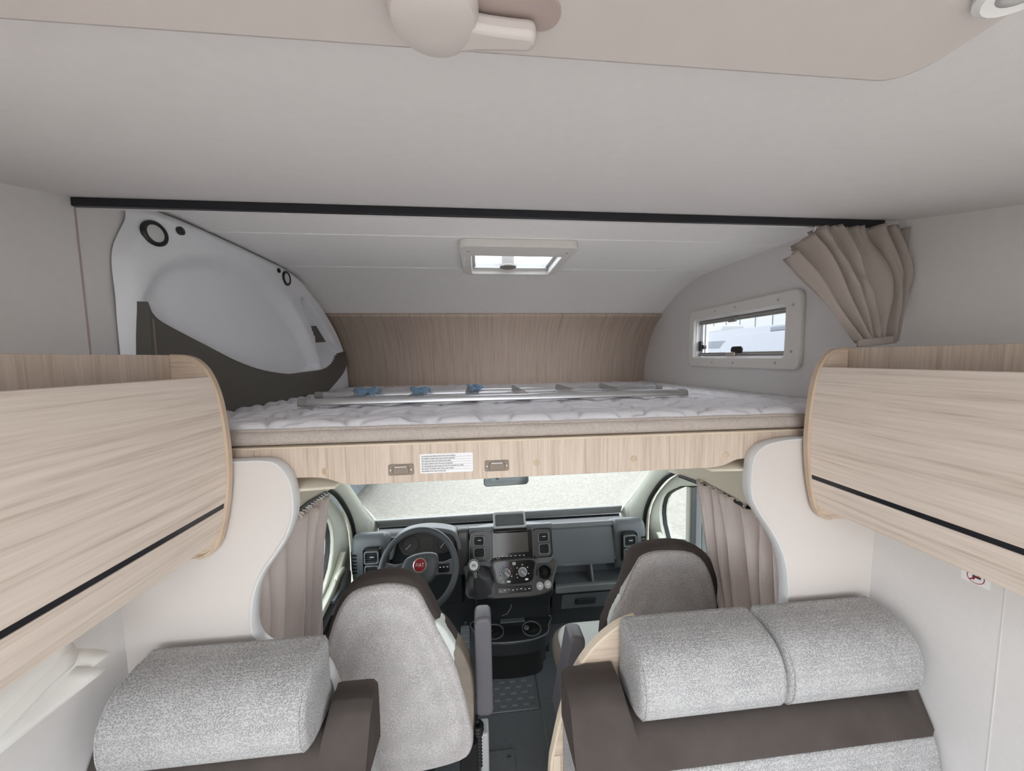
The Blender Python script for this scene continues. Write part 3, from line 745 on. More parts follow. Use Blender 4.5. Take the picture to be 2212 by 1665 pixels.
t = thing('no_drilling_sticker', 'small round no-drilling sticker on the right wall', 'sticker', (XR, .715, 1.285))
f = YZ(XR, -1).at(.716, 1.285)
plate('backing', f, rrect(.052, .036, .003, 3), .0002, .0007, 'label', t)
ring('ban_ring', f, circ(.016, 28), circ(.0145, 28), .0007, .0011, 'red', t)
plate('ban_bar', f, [(-.011, .009), (-.009, .011), (.011, -.009), (.009, -.011)], .0007, .0010, 'red', t)
plate('drill_mark', f, [(-.009, -.002), (.002, -.002), (.002, -.008), (.006, -.008), (.006, .004), (-.009, .004)], .0007, .0009, 'ink', t)

# ================================================================== CAB SHELL
def side(P, s): return [p if s < 0 else mir(p) for p in P]
for s, nm in ((-1, 'left'), (1, 'right')):
    who = 'driver' if s < 0 else 'passenger'
    # A-pillar trim: a strip lofted from the screen edge to the door opening
    A = side([(-.690, 2.330, .700), (-.700, 2.30, .785), (-.735, 2.20, .925), (-.757, 2.10, 1.065), (-.78, 1.95, 1.25), (-.80, 1.75, 1.46)], s)
    B = side([(-.775, 2.13, .50), (-.78, 2.125, .77), (-.78, 2.077, .908), (-.78, 1.987, 1.032), (-.78, 1.875, 1.144), (-.78, 1.725, 1.243)], s)
    A2 = smoothpoly(A, 5, False); B2 = smoothpoly(B, 5, False); rows = []
    for a, b in zip(A2, B2):
        a, b = Vector(a), Vector(b); r = []
        inw = Vector((.022 if s < 0 else -.022, -.012, 0))
        for q, h in ((-.12, -.9), (0, 0), (.06, .55), (.14, .6), (.2, .9), (.5, 1.15), (.8, .8), (.93, .35), (1, 0), (1.06, -.8)): r.append(a.lerp(b, q)+inw*h)
        rows.append(r)
    t = tag(thing('trim_6' if s < 0 else 'trim_7', '', None, (A[0][0], 2.2, .7)), 'pale cab pillar trim beside the windscreen on the %s side' % who, 'pillar', kind='structure')
    recalc(sheet('pillar_cover', rows, 'pillar', t, ang=50))
    p = [Vector(q) for q in side([(-.728, 2.212, .76), (-.742, 2.18, .785), (-.748, 2.175, .83), (-.733, 2.20, .848), (-.722, 2.222, .825)], s)]
    off = Vector((.028 if s < 0 else -.028, -.018, 0))
    tube('speaker_outline', [q+off for q in p], .002, 'edge', t, 5, True)
    tube('door_seal', [Vector(b)+Vector((.006 if s < 0 else -.006, 0, 0)) for b in B2]+[Vector(q) for q in side([(-.775, 1.6, 1.30), (-.775, 1.3, 1.335)], s)], .013, 'seal', t, 8)
    # door with window
    d = tag(thing('door_1' if s < 0 else 'door_2', '', None, ((-.82 if s < 0 else 1.12), 1.5, .3)), 'pale cab door with window on the %s side' % who, 'door', kind='structure')
    fr = YZ(0, 1) if s < 0 else Fr((.30, 0, 0), (0, 1, 0), (0, 0, 1), (-1, 0, 0))
    outer = [(.98, .25), (1.5, .25), (2.08, .25), (2.115, .60), (2.118, .70), (2.11, .80), (2.077, .895), (2.03, .97), (1.987, 1.022), (1.93, 1.082), (1.875, 1.134), (1.80, 1.19), (1.725, 1.233), (1.6, 1.285), (1.45, 1.32), (.98, 1.33)]
    inner = [(1.02, .655), (1.45, .66), (1.66, .668), (1.74, .68), (1.79, .70), (1.85, .745), (1.888, .81), (1.903, .87), (1.902, .92), (1.885, .975), (1.855, 1.02), (1.812, 1.06), (1.74, 1.12), (1.6, 1.19), (1.45, 1.235), (1.02, 1.25)]
    if s > 0: inner = [(y+.09*ss(1.5, 1.9, y), z) for y, z in inner]
    ring('door_frame', fr, outer, inner, -.86, -.80, 'pillar', d, bevel=.012, seg=3)
    ring('window_seal', fr, [(y, z) for y, z in inner], [(1.5+(y-1.5)*.988, .93+(z-.93)*.982) for y, z in inner], -.845, -.822, 'seal', d)
    plate('pane', fr, inner, -.838, -.833, 'glass', d)
    if s > 0:
        plate('window_divider', fr, [(1.69, .66), (1.725, .66), (1.735, 1.14), (1.70, 1.15)], -.85, -.808, 'pillar', d, bevel=.006)
        plate('window_channel', fr, [(1.648, .66), (1.69, .66), (1.70, 1.15), (1.658, 1.17)], -.85, -.815, 'dash2', d, bevel=.005)
    arm_ = smoothpoly([(1.05, .45), (1.35, .50), (1.60, .545), (1.78, .60), (1.90, .66), (1.96, .67), (1.98, .62), (1.93, .52), (1.7, .36), (1.3, .30), (1.05, .30)], 4)
    plate('armrest', fr, arm_, -.80, -.745, 'dash2', d, bevel=.015, seg=3)
    plate('window_sill', fr, smoothpoly([(1.05, .615), (1.5, .635), (1.75, .665), (1.88, .72), (1.96, .77), (1.97, .735), (1.9, .68), (1.75, .63), (1.4, .59), (1.05, .575)], 3), -.80, -.765, 'pillar', d, bevel=.01, seg=3)
    plate('door_handle', fr, rrect(.10, .026, .012, 4, 1.86, .705), -.775, -.752, 'pillar', d, bevel=.006)
    plate('grip_pocket', fr, smoothpoly([(1.55, .56), (1.68, .595), (1.70, .57), (1.56, .525)], 3), -.747, -.7435, 'blk', d)
    plate('switch_panel', fr, rrect(.09, .022, .005, 3, 1.78, .632), -.768, -.742, 'dash', d, bevel=.003)
    # cream head lining above the curtain rail
    hl = tag(thing('trim_8' if s < 0 else 'trim_9', '', None, (-.7 if s < 0 else 1.0, 1.5, 1.3)), 'cream cab head lining above the %s curtain' % who, 'lining', kind='structure')
    rows = []
    for y in (.972, 1.2, 1.45, 1.70, 1.80):
        k = ss(1.45, 1.8, y)*.05
        rows.append([Vector(q) for q in side([(-.80, y, 1.262-k), (-.740, y, 1.262-k), (-.736, y, 1.274-k), (-.736, y, 1.36-k), (-.725, y, 1.43-k*.5), (-.68, y, 1.475), (-.60, y, 1.494), (-.40, y, 1.500)], s)])
    recalc(sheet('lining', rows, 'head', hl, solid=.008))
    tube('lining_seam', [Vector(q) for q in side([(-.732, .98, 1.385), (-.732, 1.45, 1.385), (-.735, 1.75, 1.36)], s)], .003, 'pillar', hl, 6)
    # curtain with its track
    tr = thing('cab_curtain_track', 'dark curtain track above the %s side window' % who, 'curtain rail', ((-.735 if s < 0 else 1.035), 1.4, 1.25))
    P = [Vector(q) for q in side([(-.732, .975, 1.258), (-.732, 1.3, 1.256), (-.728, 1.50, 1.247), (-.722, 1.66, 1.230)], s)]
    tube('track', P, .008, 'seal', tr, 6)
    if s < 0:
        T = [(-.722, 1.02, 1.235), (-.722, 1.20, 1.236), (-.720, 1.40, 1.238), (-.716, 1.52, 1.235), (-.700, 1.60, 1.232), (-.690, 1.655, 1.226)]
        Bm = [(-.74, .985, .35), (-.735, 1.10, .35), (-.73, 1.25, .35), (-.73, 1.40, .35), (-.725, 1.455, .35)]
        def bg_(u, v): return Vector((.012*math.sin(math.pi*v), -.035*math.sin(math.pi*min(1, v*1.3))*u, .0))
        ct, rws = curtain('cab_curtain', T, Bm, 6, .024, .026, (1, 0, 0), 34, 'curtain', 'taupe cab curtain gathered beside the driver door', (-.73, 1.3, .35), bg_, 11, pinch=.010)
        for i in range(11):
            y = 1.40+.022*i
            tube('glider', [(-.728, y, 1.247-.0006*i), (-.712, y+.004, 1.238), (-.708, y+.006, 1.224)], .0022, 'white', ct, 5)
    else:
        T = [(1.022, 1.02, 1.268), (1.022, 1.15, 1.270), (1.020, 1.30, 1.270), (1.018, 1.40, 1.268), (1.005, 1.46, 1.268), (.995, 1.502, 1.272)]
        Bm = [(1.062, .985, .35), (1.06, 1.04, .35), (1.058, 1.10, .35), (1.056, 1.15, .35), (1.054, 1.19, .35)]
        def bg_(u, v): return Vector((-.012*math.sin(math.pi*v), .018*math.sin(math.pi*v)*u, 0))
        ct, rws = curtain('cab_curtain', T, Bm, 6, .022, .026, (-1, 0, 0), 34, 'curtain', 'taupe cab curtain gathered beside the passenger door', (1.03, 1.3, .35), bg_, 17, pinch=.010)
        for i in range(6): tube('glider', [(1.028, 1.05+.02*i, 1.268), (1.018, 1.054+.02*i, 1.258), (1.012, 1.056+.02*i, 1.246)], .0022, 'white', ct, 5)
    # exterior mirror
    m = thing('wing_mirror', 'grey exterior mirror outside the %s window' % who, 'wing mirror', (-1.06 if s < 0 else 1.36, 1.86, .7))
    fm = Fr(side([(-1.06, 1.86, .82)], s)[0], (1, 0, 0), (0, 0, 1), (0, -1, 0))
    plate('housing', fm, rrect(.17, .34, .05, 6), -.06, .01, 'mirror', m, bevel=.015, seg=3)
    plate('mirror_glass', fm, rrect(.14, .28, .03, 5, 0, .01), .010, .012, 'mglass', m)
    tube('mirror_arm', [Vector(q) for q in side([(-1.03, 1.88, .72), (-.93, 1.95, .70), (-.85, 1.99, .69)], s)], .02, 'mirror', m, 8)
# windscreen, blind, mirror
t = tag(thing('window_3', '', None, (.15, 2.34, .72)), 'wide raked windscreen above the dashboard', 'windscreen', kind='structure')
recalc(mesh('pane', [(-.70, 2.352, .715), (1.00, 2.352, .715), (1.115, 1.74, 1.48), (-.815, 1.74, 1.48), (-.70, 2.358, .715), (1.00, 2.358, .715), (1.115, 1.746, 1.48), (-.815, 1.746, 1.48)],
     [[0, 1, 2, 3], [4, 5, 6, 7], [0, 1, 5, 4], [1, 2, 6, 5], [2, 3, 7, 6], [3, 0, 4, 7]], 'glass', t, smooth=False))
struct(box('trim_10', (-.82, 1.70, 1.47), (1.12, 1.80, 1.50), 'head', bevel=.004), 'cream header above the windscreen behind the bed base', 'trim')
struct(box('trim_11', (-.86, 2.36, .02), (1.16, 2.40, .71), 'dark', bevel=0), 'unseen dark bulkhead added to stop light leaking in below the dashboard', 'bulkhead')  # unseen box added to block light below the dashboard
bl_ = thing('windscreen_blind', 'grey pleated windscreen blind folded along the screen base', 'blind', (.15, 2.3, .73))
for i in range(6):
    a, b = (-.705, 2.300-.004*i, .742+.0085*i), (.985, 2.300-.004*i, .754+.0085*i); P = []
    V = [(x, y+dy, z+dz) for (x, y, z) in (a, b) for dy, dz in ((.012, 0), (.0, .0012), (-.004, .0042), (.0, .0074), (.012, .0085))]
    recalc(mesh('pleat', V, [[q, q+1, q+6, q+5] for q in range(4)], 'pleat', bl_, solid=.0008))
tube('bottom_bar', [(-.71, 2.304, .736), (.99, 2.304, .748)], .006, 'pleat', bl_, 8)
m = thing('interior_mirror', 'dark rear-view mirror just below the bed base', 'mirror', (.155, 2.05, 1.08))
fm = Fr((.155, 2.05, 1.108), (1, 0, .018), (0, .15, 1), (0, -1, .15))
plate('housing', fm, rrect(.275, .066, .024, 6), -.025, 0, 'dash', m, bevel=.008, seg=3)
plate('mirror_glass', fm, rrect(.262, .056, .02, 6), .0, .002, 'mglass', m)
lathe('sensor_ring', fm.at(-.055, .016, .002), [(.011, 0), (.011, .001), (.009, .001)], 'dark', m, 18)
tube('stem', [(.155, 2.07, 1.12), (.155, 2.03, 1.22)], .012, 'dash', m)

# ================================================================== DASHBOARD
db = thing('dashboard', 'dark grey van dashboard across the cab with vents and display', 'dashboard', (.14, 2.1, .4))
PX_ = Fr((0, 0, 0), (0, 1, 0), (0, 0, 1), (1, 0, 0))
plate('carrier', PX_, [(2.35, .70), (2.35, .08), (2.14, .08), (2.11, .45), (2.085, .60), (2.08, .73), (2.10, .765), (2.15, .745), (2.25, .715)], -.755, 1.03, 'dark', db, bevel=.006)
S = Fr((0, 1.94, .70), (1, 0, 0), (0, .3, 1), (0, -1, .3)); zS = lambda z: (z-.70)*1.044
K = Fr((0, 1.86, .56), (1, 0, 0), (0, .8, 1), (0, -1, .8)); zK = lambda z: (z-.56)*1.281
def vent(fr, u, v, w_, h_, sl=4, tab=True, trim='dash2'):
    fr = fr.at(0, 0, .009)
    a = ring('air_vent', fr, rrect(w_, h_, .012, 4, u, v), rrect(w_*.80, h_*.80, .009, 4, u, v), -.008, .006, trim, db, bevel=.0022)
    plate('vent_duct', fr, rrect(w_*.84, h_*.84, .009, 4, u, v), -.010, -.004, 'blk', a)
    for i in range(sl):
        vv = v+h_*.72*((i+.5)/sl-.5)
        plate('slat', fr, [(u-w_*.40, vv-.0035), (u+w_*.40, vv-.0035), (u+w_*.40, vv+.0015), (u-w_*.40, vv+.0015)], -.004, .002, 'dark', a, bevel=.0008)
    if tab: plate('tab', fr, rrect(w_*.30, .006, .002, 2, u+.004, v+.004), .001, .006, 'lgrey', a, bevel=.001)
    return a
# end pods with their vents
for s in (-1, 1):
    pod = smoothpoly([(2.12, .765), (2.07, .815), (2.01, .850), (1.968, .835), (1.945, .77), (1.94, .68), (1.948, .60), (2.00, .53), (2.12, .50)], 4)
    x0, x1 = (-.735, -.548) if s < 0 else (.802, 1.000)
    pillow('end_pod', PX_, pod, x0, x1, .03, 'dash', db)
    fv = Fr((0, 1.884, 0), (1, 0, 0), (0, .05, 1), (0, -1, .05))
    u = -.612 if s < 0 else .878
    ring('vent_surround', fv, rrect(.098, .185, .018, 5, u, .712), rrect(.088, .175, .016, 5, u, .712), -.012, .004, 'gloss', db, bevel=.001)
    plate('vent_panel', fv, rrect(.09, .178, .016, 5, u, .712), -.02, -.006, 'deck', db)
    vent(fv, u, .753, .080, .072); vent(fv, u, .674, .078, .070, tab=False)
    dv = plate('demister_grille', Fr(((-.741 if s < 0 else 1.006), 0, 0), (0, 1, 0), (0, 0, 1), ((-1 if s < 0 else 1), 0, 0)), rrect(.03, .12, .006, 3, 1.985, .70), -.012, .002, 'blk', db)
    xx = (-.722 if s < 0 else .972)
    for i in range(6): box('grille_rib', (xx-.008, 1.938, .648+.02*i), (xx+.02, 1.95, .658+.02*i), 'blk', dv, .001)
# instrument binnacle
hood_o = smoothpoly([(-.535, .70), (-.522, .76), (-.495, .82), (-.431, .862), (-.324, .878), (-.218, .866), (-.150, .838), (-.120, .76), (-.118, .70)], 5, False)
hood_i = [(-.326+(x+.326)*.90, .70+(z-.70)*.86) for x, z in hood_o]
ring_poly = hood_o+hood_i[::-1]
plate('binnacle_hood', XZ(0), ring_poly, -2.035, -1.965, 'dash2', db, bevel=.01, seg=3)
plate('binnacle_back', XZ(0), [(x, z-.04 if z > .71 else z) for x, z in hood_o]+[(-.118, .60), (-.535, .60)], -2.11, -2.034, 'dark', db)
C_ = Fr((0, 2.022, .80), (1, 0, 0), (0, .3, 1), (0, -1, .3)); zC = lambda z: (z-.8)*1.044
clp = smoothpoly([(-.487, zC(.778)), (-.43, zC(.815)), (-.32, zC(.83)), (-.21, zC(.81)), (-.158, zC(.775)), (-.175, zC(.725)), (-.205, zC(.708)), (-.32, zC(.706)), (-.437, zC(.707)), (-.47, zC(.73))], 3)
cl = plate('instrument_cluster', C_, clp, -.03, .004, 'dial', db, bevel=.003)
for u, a0 in ((-.415, 225), (-.218, 228)):
    tube('gauge_ring', [C_(u+.046*math.cos(i/24*2*math.pi), zC(.760)+.046*math.sin(i/24*2*math.pi), .005) for i in range(24)], .0015, 'dark', cl, 5, True)
    a = math.radians(a0); tube('needle', [C_(u, zC(.764), .007), C_(u+.040*math.cos(a), zC(.764)+.040*math.sin(a), .007)], .0013, 'white', cl, 5)
    lathe('needle_hub', C_.at(u, zC(.764), .004), [(.008, 0), (.007, .004)], 'dark', cl, 14)
plate('trip_display', C_, rrect(.062, .072, .005, 3, -.317, zC(.767)), .004, .006, 'screen', cl, bevel=.001)
plate('knee_panel', PX_, [(2.10, .64), (2.0, .625), (1.975, .60), (1.985, .45), (2.03, .36), (2.10, .34)], -.56, -.115, 'dark', db, bevel=.012)
plate('side_cheek', PX_, smoothpoly([(2.10, .775), (2.05, .825), (2.0, .843), (1.975, .80), (1.962, .70), (1.965, .60), (2.0, .56), (2.10, .56)], 3), -.145, -.078, 'deck', db, bevel=.012, seg=3)
# centre stack
st = [(-.075, zS(.66)), (-.078, zS(.78)), (-.062, zS(.822)), (-.02, zS(.842)), (.05, zS(.850)), (.30, zS(.848)), (.37, zS(.842)), (.405, zS(.825)), (.420, zS(.78)), (.418, zS(.66)), (.30, zS(.555)), (.06, zS(.555))]
plate('centre_stack', S, st, -.14, -.004, 'dash', db, bevel=.012, seg=3)
for x0, x1 in ((-.066, .052), (.300, .412)):
    cx_ = (x0+x1)/2
    plate('vent_panel', S, rrect(x1-x0, .155, .02, 5, cx_, zS(.752)), -.004, .002, 'deck', db, bevel=.002)
    ring('vent_surround', S, rrect(x1-x0+.006, .161, .022, 5, cx_, zS(.752)), rrect(x1-x0-.004, .151, .019, 5, cx_, zS(.752)), .0, .004, 'gloss', db, bevel=.001)
vent(S, -.018, zS(.784), .068, .056); vent(S, -.017, zS(.723), .068, .058, tab=False)
vent(S, .363, zS(.784), .068, .056); vent(S, .364, zS(.722), .068, .060, tab=False)
# display unit
ring('display_bezel', S, rrect(.248, .168, .012, 4, .1785, zS(.755)), rrect(.232, .152, .008, 4, .1785, zS(.755)), -.004, .010, 'deck', db, bevel=.002)
un = plate('display_unit', S, rrect(.236, .156, .006, 4, .1785, zS(.755)), -.004, .008, 'gloss', db, bevel=.001)
plate('screen', S, [(.083, zS(.712)), (.272, zS(.712)), (.270, zS(.816)), (.083, zS(.816))], .008, .0095, 'screen', un)
lathe('volume_knob', S.at(.090, zS(.694), .008), [(.009, 0), (.009, .008), (.0075, .010)], 'white', un, 18)
lathe('knob_face', S.at(.090, zS(.694), .018), [(.0065, 0), (.005, .001)], 'dark', un, 18)
for i in range(6): plate('button', S, rrect(.009, .003, .001, 2, .118+.025*i, zS(.695)), .008, .0092, 'white', un)
# climate panel
cp = smoothpoly([(.070, zS(.674)), (.18, zS(.676)), (.293, zS(.672)), (.291, zS(.62)), (.285, zS(.585)), (.262, zS(.566)), (.18, zS(.562)), (.102, zS(.566)), (.080, zS(.588)), (.072, zS(.63))], 3)
S0 = S; S = S0.at(0, 0, .030)
cpc = [(.181+(u-.181)*1.11, zS(.617)+(v-zS(.617))*1.13) for u, v in cp]
ring('climate_surround', S, cpc, cp, -.05, .012, 'deck', db, bevel=.003)
cpn = plate('climate_panel', S, cp, -.05, .008, 'gloss', db)
for u in (.133, .228):
    lathe('dial_ring', S.at(u, zS(.620), .008), [(.025, 0), (.025, .010), (.021, .013), (.020, .012)], 'lgrey', cpn, 28)
    lathe('dial', S.at(u, zS(.620), .008), [(.020, 0), (.019, .018), (.014, .020)], 'dash2', cpn, 24)
    plate('pointer', Fr(S(u, zS(.620), .028), S.u*.72-S.v*.7, S.u*.7+S.v*.72, S.n), rrect(.034, .009, .004, 3, .004, 0), -.002, .004, 'lgrey', cpn, bevel=.002)
    for i in range(9):
        a = math.radians(200-27.5*i); ur, vr = u+.036*math.cos(a), zS(.620)+.036*math.sin(a)
        if u < .2: plate('heat_mark', S, circ(.0036, 8, ur, vr), .008, .0088, 'blue' if i < 5 else 'red', cpn)
        elif i % 2 == 0: plate('mode_mark', S, rrect(.006, .005, .001, 2, ur, vr), .008, .0088, 'white', cpn)
for u, v in ((.100, .594), (.165, .600), (.197, .592), (.115, .575)): plate('mode_mark', S, circ(.0033, 8, u, zS(v)), .008, .0088, 'white', cpn)
plate('defrost_mark', S, rrect(.020, .010, .002, 2, .147, zS(.574)), .008, .0088, 'white', cpn)
plate('recirculate_mark', S, rrect(.018, .010, .002, 2, .250, zS(.580)), .008, .0088, 'white', cpn)
plate('crest_mark', S, rrect(.020, .016, .003, 2, .181, zS(.663)), .008, .0088, 'lgrey', cpn)
S = S0
# top tray with phone rest
ty = Fr((.168, 2.02, .872), (1, 0, 0), (0, 1, .85), (0, -.85, 1))
ring('tray_rim', ty, rrect(.195, .100, .012, 4), rrect(.172, .078, .008, 4), -.03, .008, 'lgrey', db, bevel=.003)
plate('tray_floor', ty, rrect(.178, .084, .008, 4), -.03, -.010, 'dash', db)
plate('tray_lip', ty, rrect(.205, .022, .01, 4, 0, -.062), -.02, .008, 'gloss', db, bevel=.004)
plate('stack_hood', PX_, smoothpoly([(2.10, .77), (2.07, .815), (2.02, .842), (1.992, .852), (1.985, .842), (2.0, .80)], 3), -.075, .420, 'dash2', db, bevel=.012, seg=3)
# passenger side
G = Fr((0, 1.968, .70), (1, 0, 0), (0, .25, 1), (0, -1, .25)); zG = lambda z: (z-.70)*1.031
plate('passenger_pad', PX_, smoothpoly([(2.12, .76), (2.07, .805), (2.02, .836), (1.998, .838), (1.99, .815), (2.03, .79)], 3), .415, .806, 'dash2', db, bevel=.008, seg=3)
plate('passenger_slot', G, [(.425, zG(.822)), (.79, zG(.820)), (.79, zG(.811)), (.425, zG(.813))], -.01, -.001, 'blk', db)
plate('passenger_face', PX_, smoothpoly([(2.12, .77), (2.01, .812), (1.985, .79), (1.962, .70), (1.945, .615), (1.97, .595), (2.12, .60)], 3), .415, .80, 'dash', db, bevel=.006)
gl = plate('glove_lid', G, smoothpoly([(.458, zG(.806)), (.80, zG(.800)), (.815, zG(.72)), (.832, zG(.628)), (.65, zG(.612)), (.463, zG(.606)), (.458, zG(.70))], 4), -.02, .002, 'dash2', db, bevel=.01, seg=3)
plate('lid_crease', G, [(.475, zG(.668)), (.815, zG(.677)), (.815, zG(.679)), (.475, zG(.670))], .002, .0026, 'dark', gl)
box('shelf_floor', (.435, 1.925, .470), (.885, 2.09, .492), 'dash', db, .006)
box('shelf_lip', (.425, 1.900, .462), (.890, 1.932, .506), 'dash2', db, .008, 3)
box('shelf_roof', (.43, 1.955, .596), (.87, 2.09, .612), 'dark', db, .004)
plate('shelf_divider', PX_, [(1.935, .492), (2.08, .492), (2.08, .60), (1.985, .60)], .655, .672, 'dash2', db, bevel=.005)
box('shelf_back', (.43, 2.055, .48), (.89, 2.075, .61), 'dash', db, .004)
plate('lower_glovebox', PX_, [(2.09, .46), (1.955, .455), (1.965, .40), (2.01, .28), (2.06, .26), (2.09, .26)], .42, .90, 'dark', db, bevel=.008)
fg = Fr((0, 1.987, .34), (1, 0, 0), (0, -.375, 1), (0, -1, -.375))
lg = plate('lower_lid', fg, rrect(.36, .13, .012, 4, .66, .01), -.004, .004, 'dash', db, bevel=.003)
plate('lid_handle', fg, rrect(.13, .05, .006, 3, .63, .012), .002, .012, 'dark', lg, bevel=.004)
# sloped console below the stack
kn = smoothpoly([(-.104, zK(.655)), (-.094, zK(.61)), (-.077, zK(.574)), (-.034, zK(.537)), (.042, zK(.520)), (.171, zK(.517)), (.301, zK(.518)), (.383, zK(.535)), (.414, zK(.586)), (.437, zK(.650)), (.30, zK(.665)), (.06, zK(.665))], 4)
plate('console_deck', K, kn, -.055, .0, 'deck', db, bevel=.010, seg=3)
sw = plate('switch_strip', K, rrect(.195, .030, .008, 4, .180, zK(.547)), .0, .006, 'gloss', db, bevel=.002)
for i in range(8): plate('switch_icon', K, rrect(.010 if i % 2 else .006, .004, .001, 2, .100+.023*i, zK(.545)+.002*(i % 3)), .006, .007, 'white', sw)
cu_ = lathe('cup_holder', K.at(.358, zK(.606), 0), [(.043, -.002), (.043, .008), (.036, .008), (.036, .001), (.001, .001)], 'dark', db, 28)
lathe('cup_shade_disc', K.at(.358, zK(.606), 0), [(.0355, .0012), (.002, .0018)], 'blk', cu_, 28)  # flat black disc on the deck, painted shade of the cup hole
for sx in (-.040, .040): plate('cup_clip', K, rrect(.014, .03, .004, 3, .358+sx, zK(.606)), .0, .012, 'dark', cu_, bevel=.003)
for u, v in ((.322, .553), (.368, .557)):
    so = lathe('power_socket', K.at(u, zK(v), 0), [(.021, 0), (.021, .008), (.017, .011), (.004, .012)], 'lgrey', db, 22)
    plate('socket_icon', K, rrect(.014, .006, .001, 2, u, zK(v)), .0115, .0128, 'white', so)
plate('console_column', PX_, [(2.12, .56), (1.90, .555), (1.87, .52), (1.895, .46), (1.955, .40), (1.985, .30), (1.99, .02), (2.12, .02)], -.045, .408, 'dark', db, bevel=.012, seg=3)
box('usb_port', (.135, 1.975, .378), (.205, 1.985, .408), 'dash', db, .003)
tube('loose_cable', [(.170, 1.972, .385), (.165, 1.955, .36), (.14, 1.94, .335), (.11, 1.95, .318)], .0025, 'dash2', db, 6)

# gear lever
gv = thing('gear_lever', 'gear lever with round knob and leather gaiter beside the steering wheel', 'gear lever', (-.02, 1.87, .58))
rows = []
for i in range(9):
    f_ = i/8; r = []
    for j in range(24):
        a = 2*math.pi*j/24
        su, sv = .068*(1-f_)**1.15+.012, .072*(1-f_)**1.2+.012
        wob = 1+.22*math.sin(4*a+f_*5)*(f_*(1-f_))*4*.6
        ca, sa = math.cos(a), math.sin(a); q = max(abs(ca), abs(sa))**(.55*(1-f_))
        p = K(-.016-.022*f_, zK(.585)+.036*f_, .002+.105*f_)
        r.append(p+K.u*(su*ca/q*wob)+K.v*(sv*sa/q*wob))
    rows.append(r)
recalc(sheet('gaiter', rows, 'leather', gv, closed_u=True, ang=70))
ring('gaiter_frame', K, rrect(.158, .150, .030, 5, -.016, zK(.585)), rrect(.128, .128, .024, 5, -.016, zK(.585)), .0, .007, 'dash', gv, bevel=.003)
kf = Fr((-.046, 1.80, .735), (1, 0, 0), (0, .55, .83), (0, -.83, .55))
tube('lever_shaft', [K(-.036, zK(.60), .09), Vector(kf.o)-kf.n*.02], .010, 'chrome', gv, 12)
lathe('knob', kf, [(.012, -.050), (.024, -.038), (.033, -.014), (.033, .004), (.027, .016), (.022, .018)], 'dash', gv, 24)
lathe('knob_cap', kf.at(0, 0, .0175), [(.0225, 0), (.0225, .0015), (.020, .002)], 'white', gv, 24)
for u in (-.008, 0, .008): plate('shift_mark', kf, rrect(.0025, .018, .001, 2, u, 0), .0196, .0202, 'dark', gv)
plate('shift_mark', kf, rrect(.018, .0022, .001, 2, 0, 0), .0196, .0202, 'dark', gv)

# steering wheel
wc = Fr((-.325, 1.735, .775), (1, 0, 0), (0, .50, .866), (0, -.866, .50))
sw_ = thing('steering_wheel', 'black steering wheel with red round badge in front of the driver seat', 'steering wheel', wc.o)
RW = .188
tube('rim', [wc(RW*math.cos(2*math.pi*i/64), RW*math.sin(2*math.pi*i/64), 0) for i in range(64)], .0165, 'wheelp', sw_, 12, True)
hub = smoothpoly([(u+.006, v+.014) for u, v in ((-.092, .010), (-.070, .042), (-.020, .060), (.045, .064), (.085, .050), (.092, .010), (.080, -.045), (.045, -.082), (.0, -.092), (-.045, -.072), (-.085, -.02))], 4)
pillow('hub', wc, hub, -.045, .018, .022, 'wheelp', sw_, dome=.008)
for sgn in (-1, 1):
    spk = plate('spoke', wc, smoothpoly([(sgn*.08, .030), (sgn*.12, .026), (sgn*.165, .040), (sgn*.182, .030), (sgn*.184, -.03), (sgn*.165, -.034), (sgn*.12, -.03), (sgn*.08, -.03)], 3), -.012, .006, 'wheelp', sw_, bevel=.006)
    plate('button_pad', wc, rrect(.060, .042, .010, 4, sgn*.128, .0), .004, .012, 'gloss', spk, bevel=.004)
    for i in range(3): plate('button_icon', wc, rrect(.008, .004, .001, 2, sgn*.128-.018+.018*i, .004), .012, .0128, 'white', spk)
plate('lower_spoke', wc, [(-.04, -.08), (.04, -.08), (.055, -.178), (.02, -.186), (-.02, -.186), (-.055, -.178)], -.014, .004, 'wheelp', sw_, bevel=.006)
bd = lathe('badge', wc.at(.010, .020, .031), [(.034, -.008), (.034, .001), (.031, .003), (.030, .002)], 'chrome', sw_, 32)
lathe('badge_field', wc.at(.010, .020, .031), [(.030, 0), (.029, .0026), (.01, .0034)], 'red', bd, 28)
text('badge_letters', 'FIAT', .023, wc, .010, .020, .0352, 'white', bd, 'CENTER', squeeze=.78, bold=.0001, space=1.22)
lathe('column_shroud', wc, [(.05, -.20), (.062, -.10), (.052, -.04)], 'dash', sw_, 20)
for sgn in (-1, 1): tube('stalk', [wc(sgn*.05, .01, -.06), wc(sgn*.13, .02, -.055), wc(sgn*.165, .024, -.05)], [.012, .011, .013], 'dark', sw_, 8)

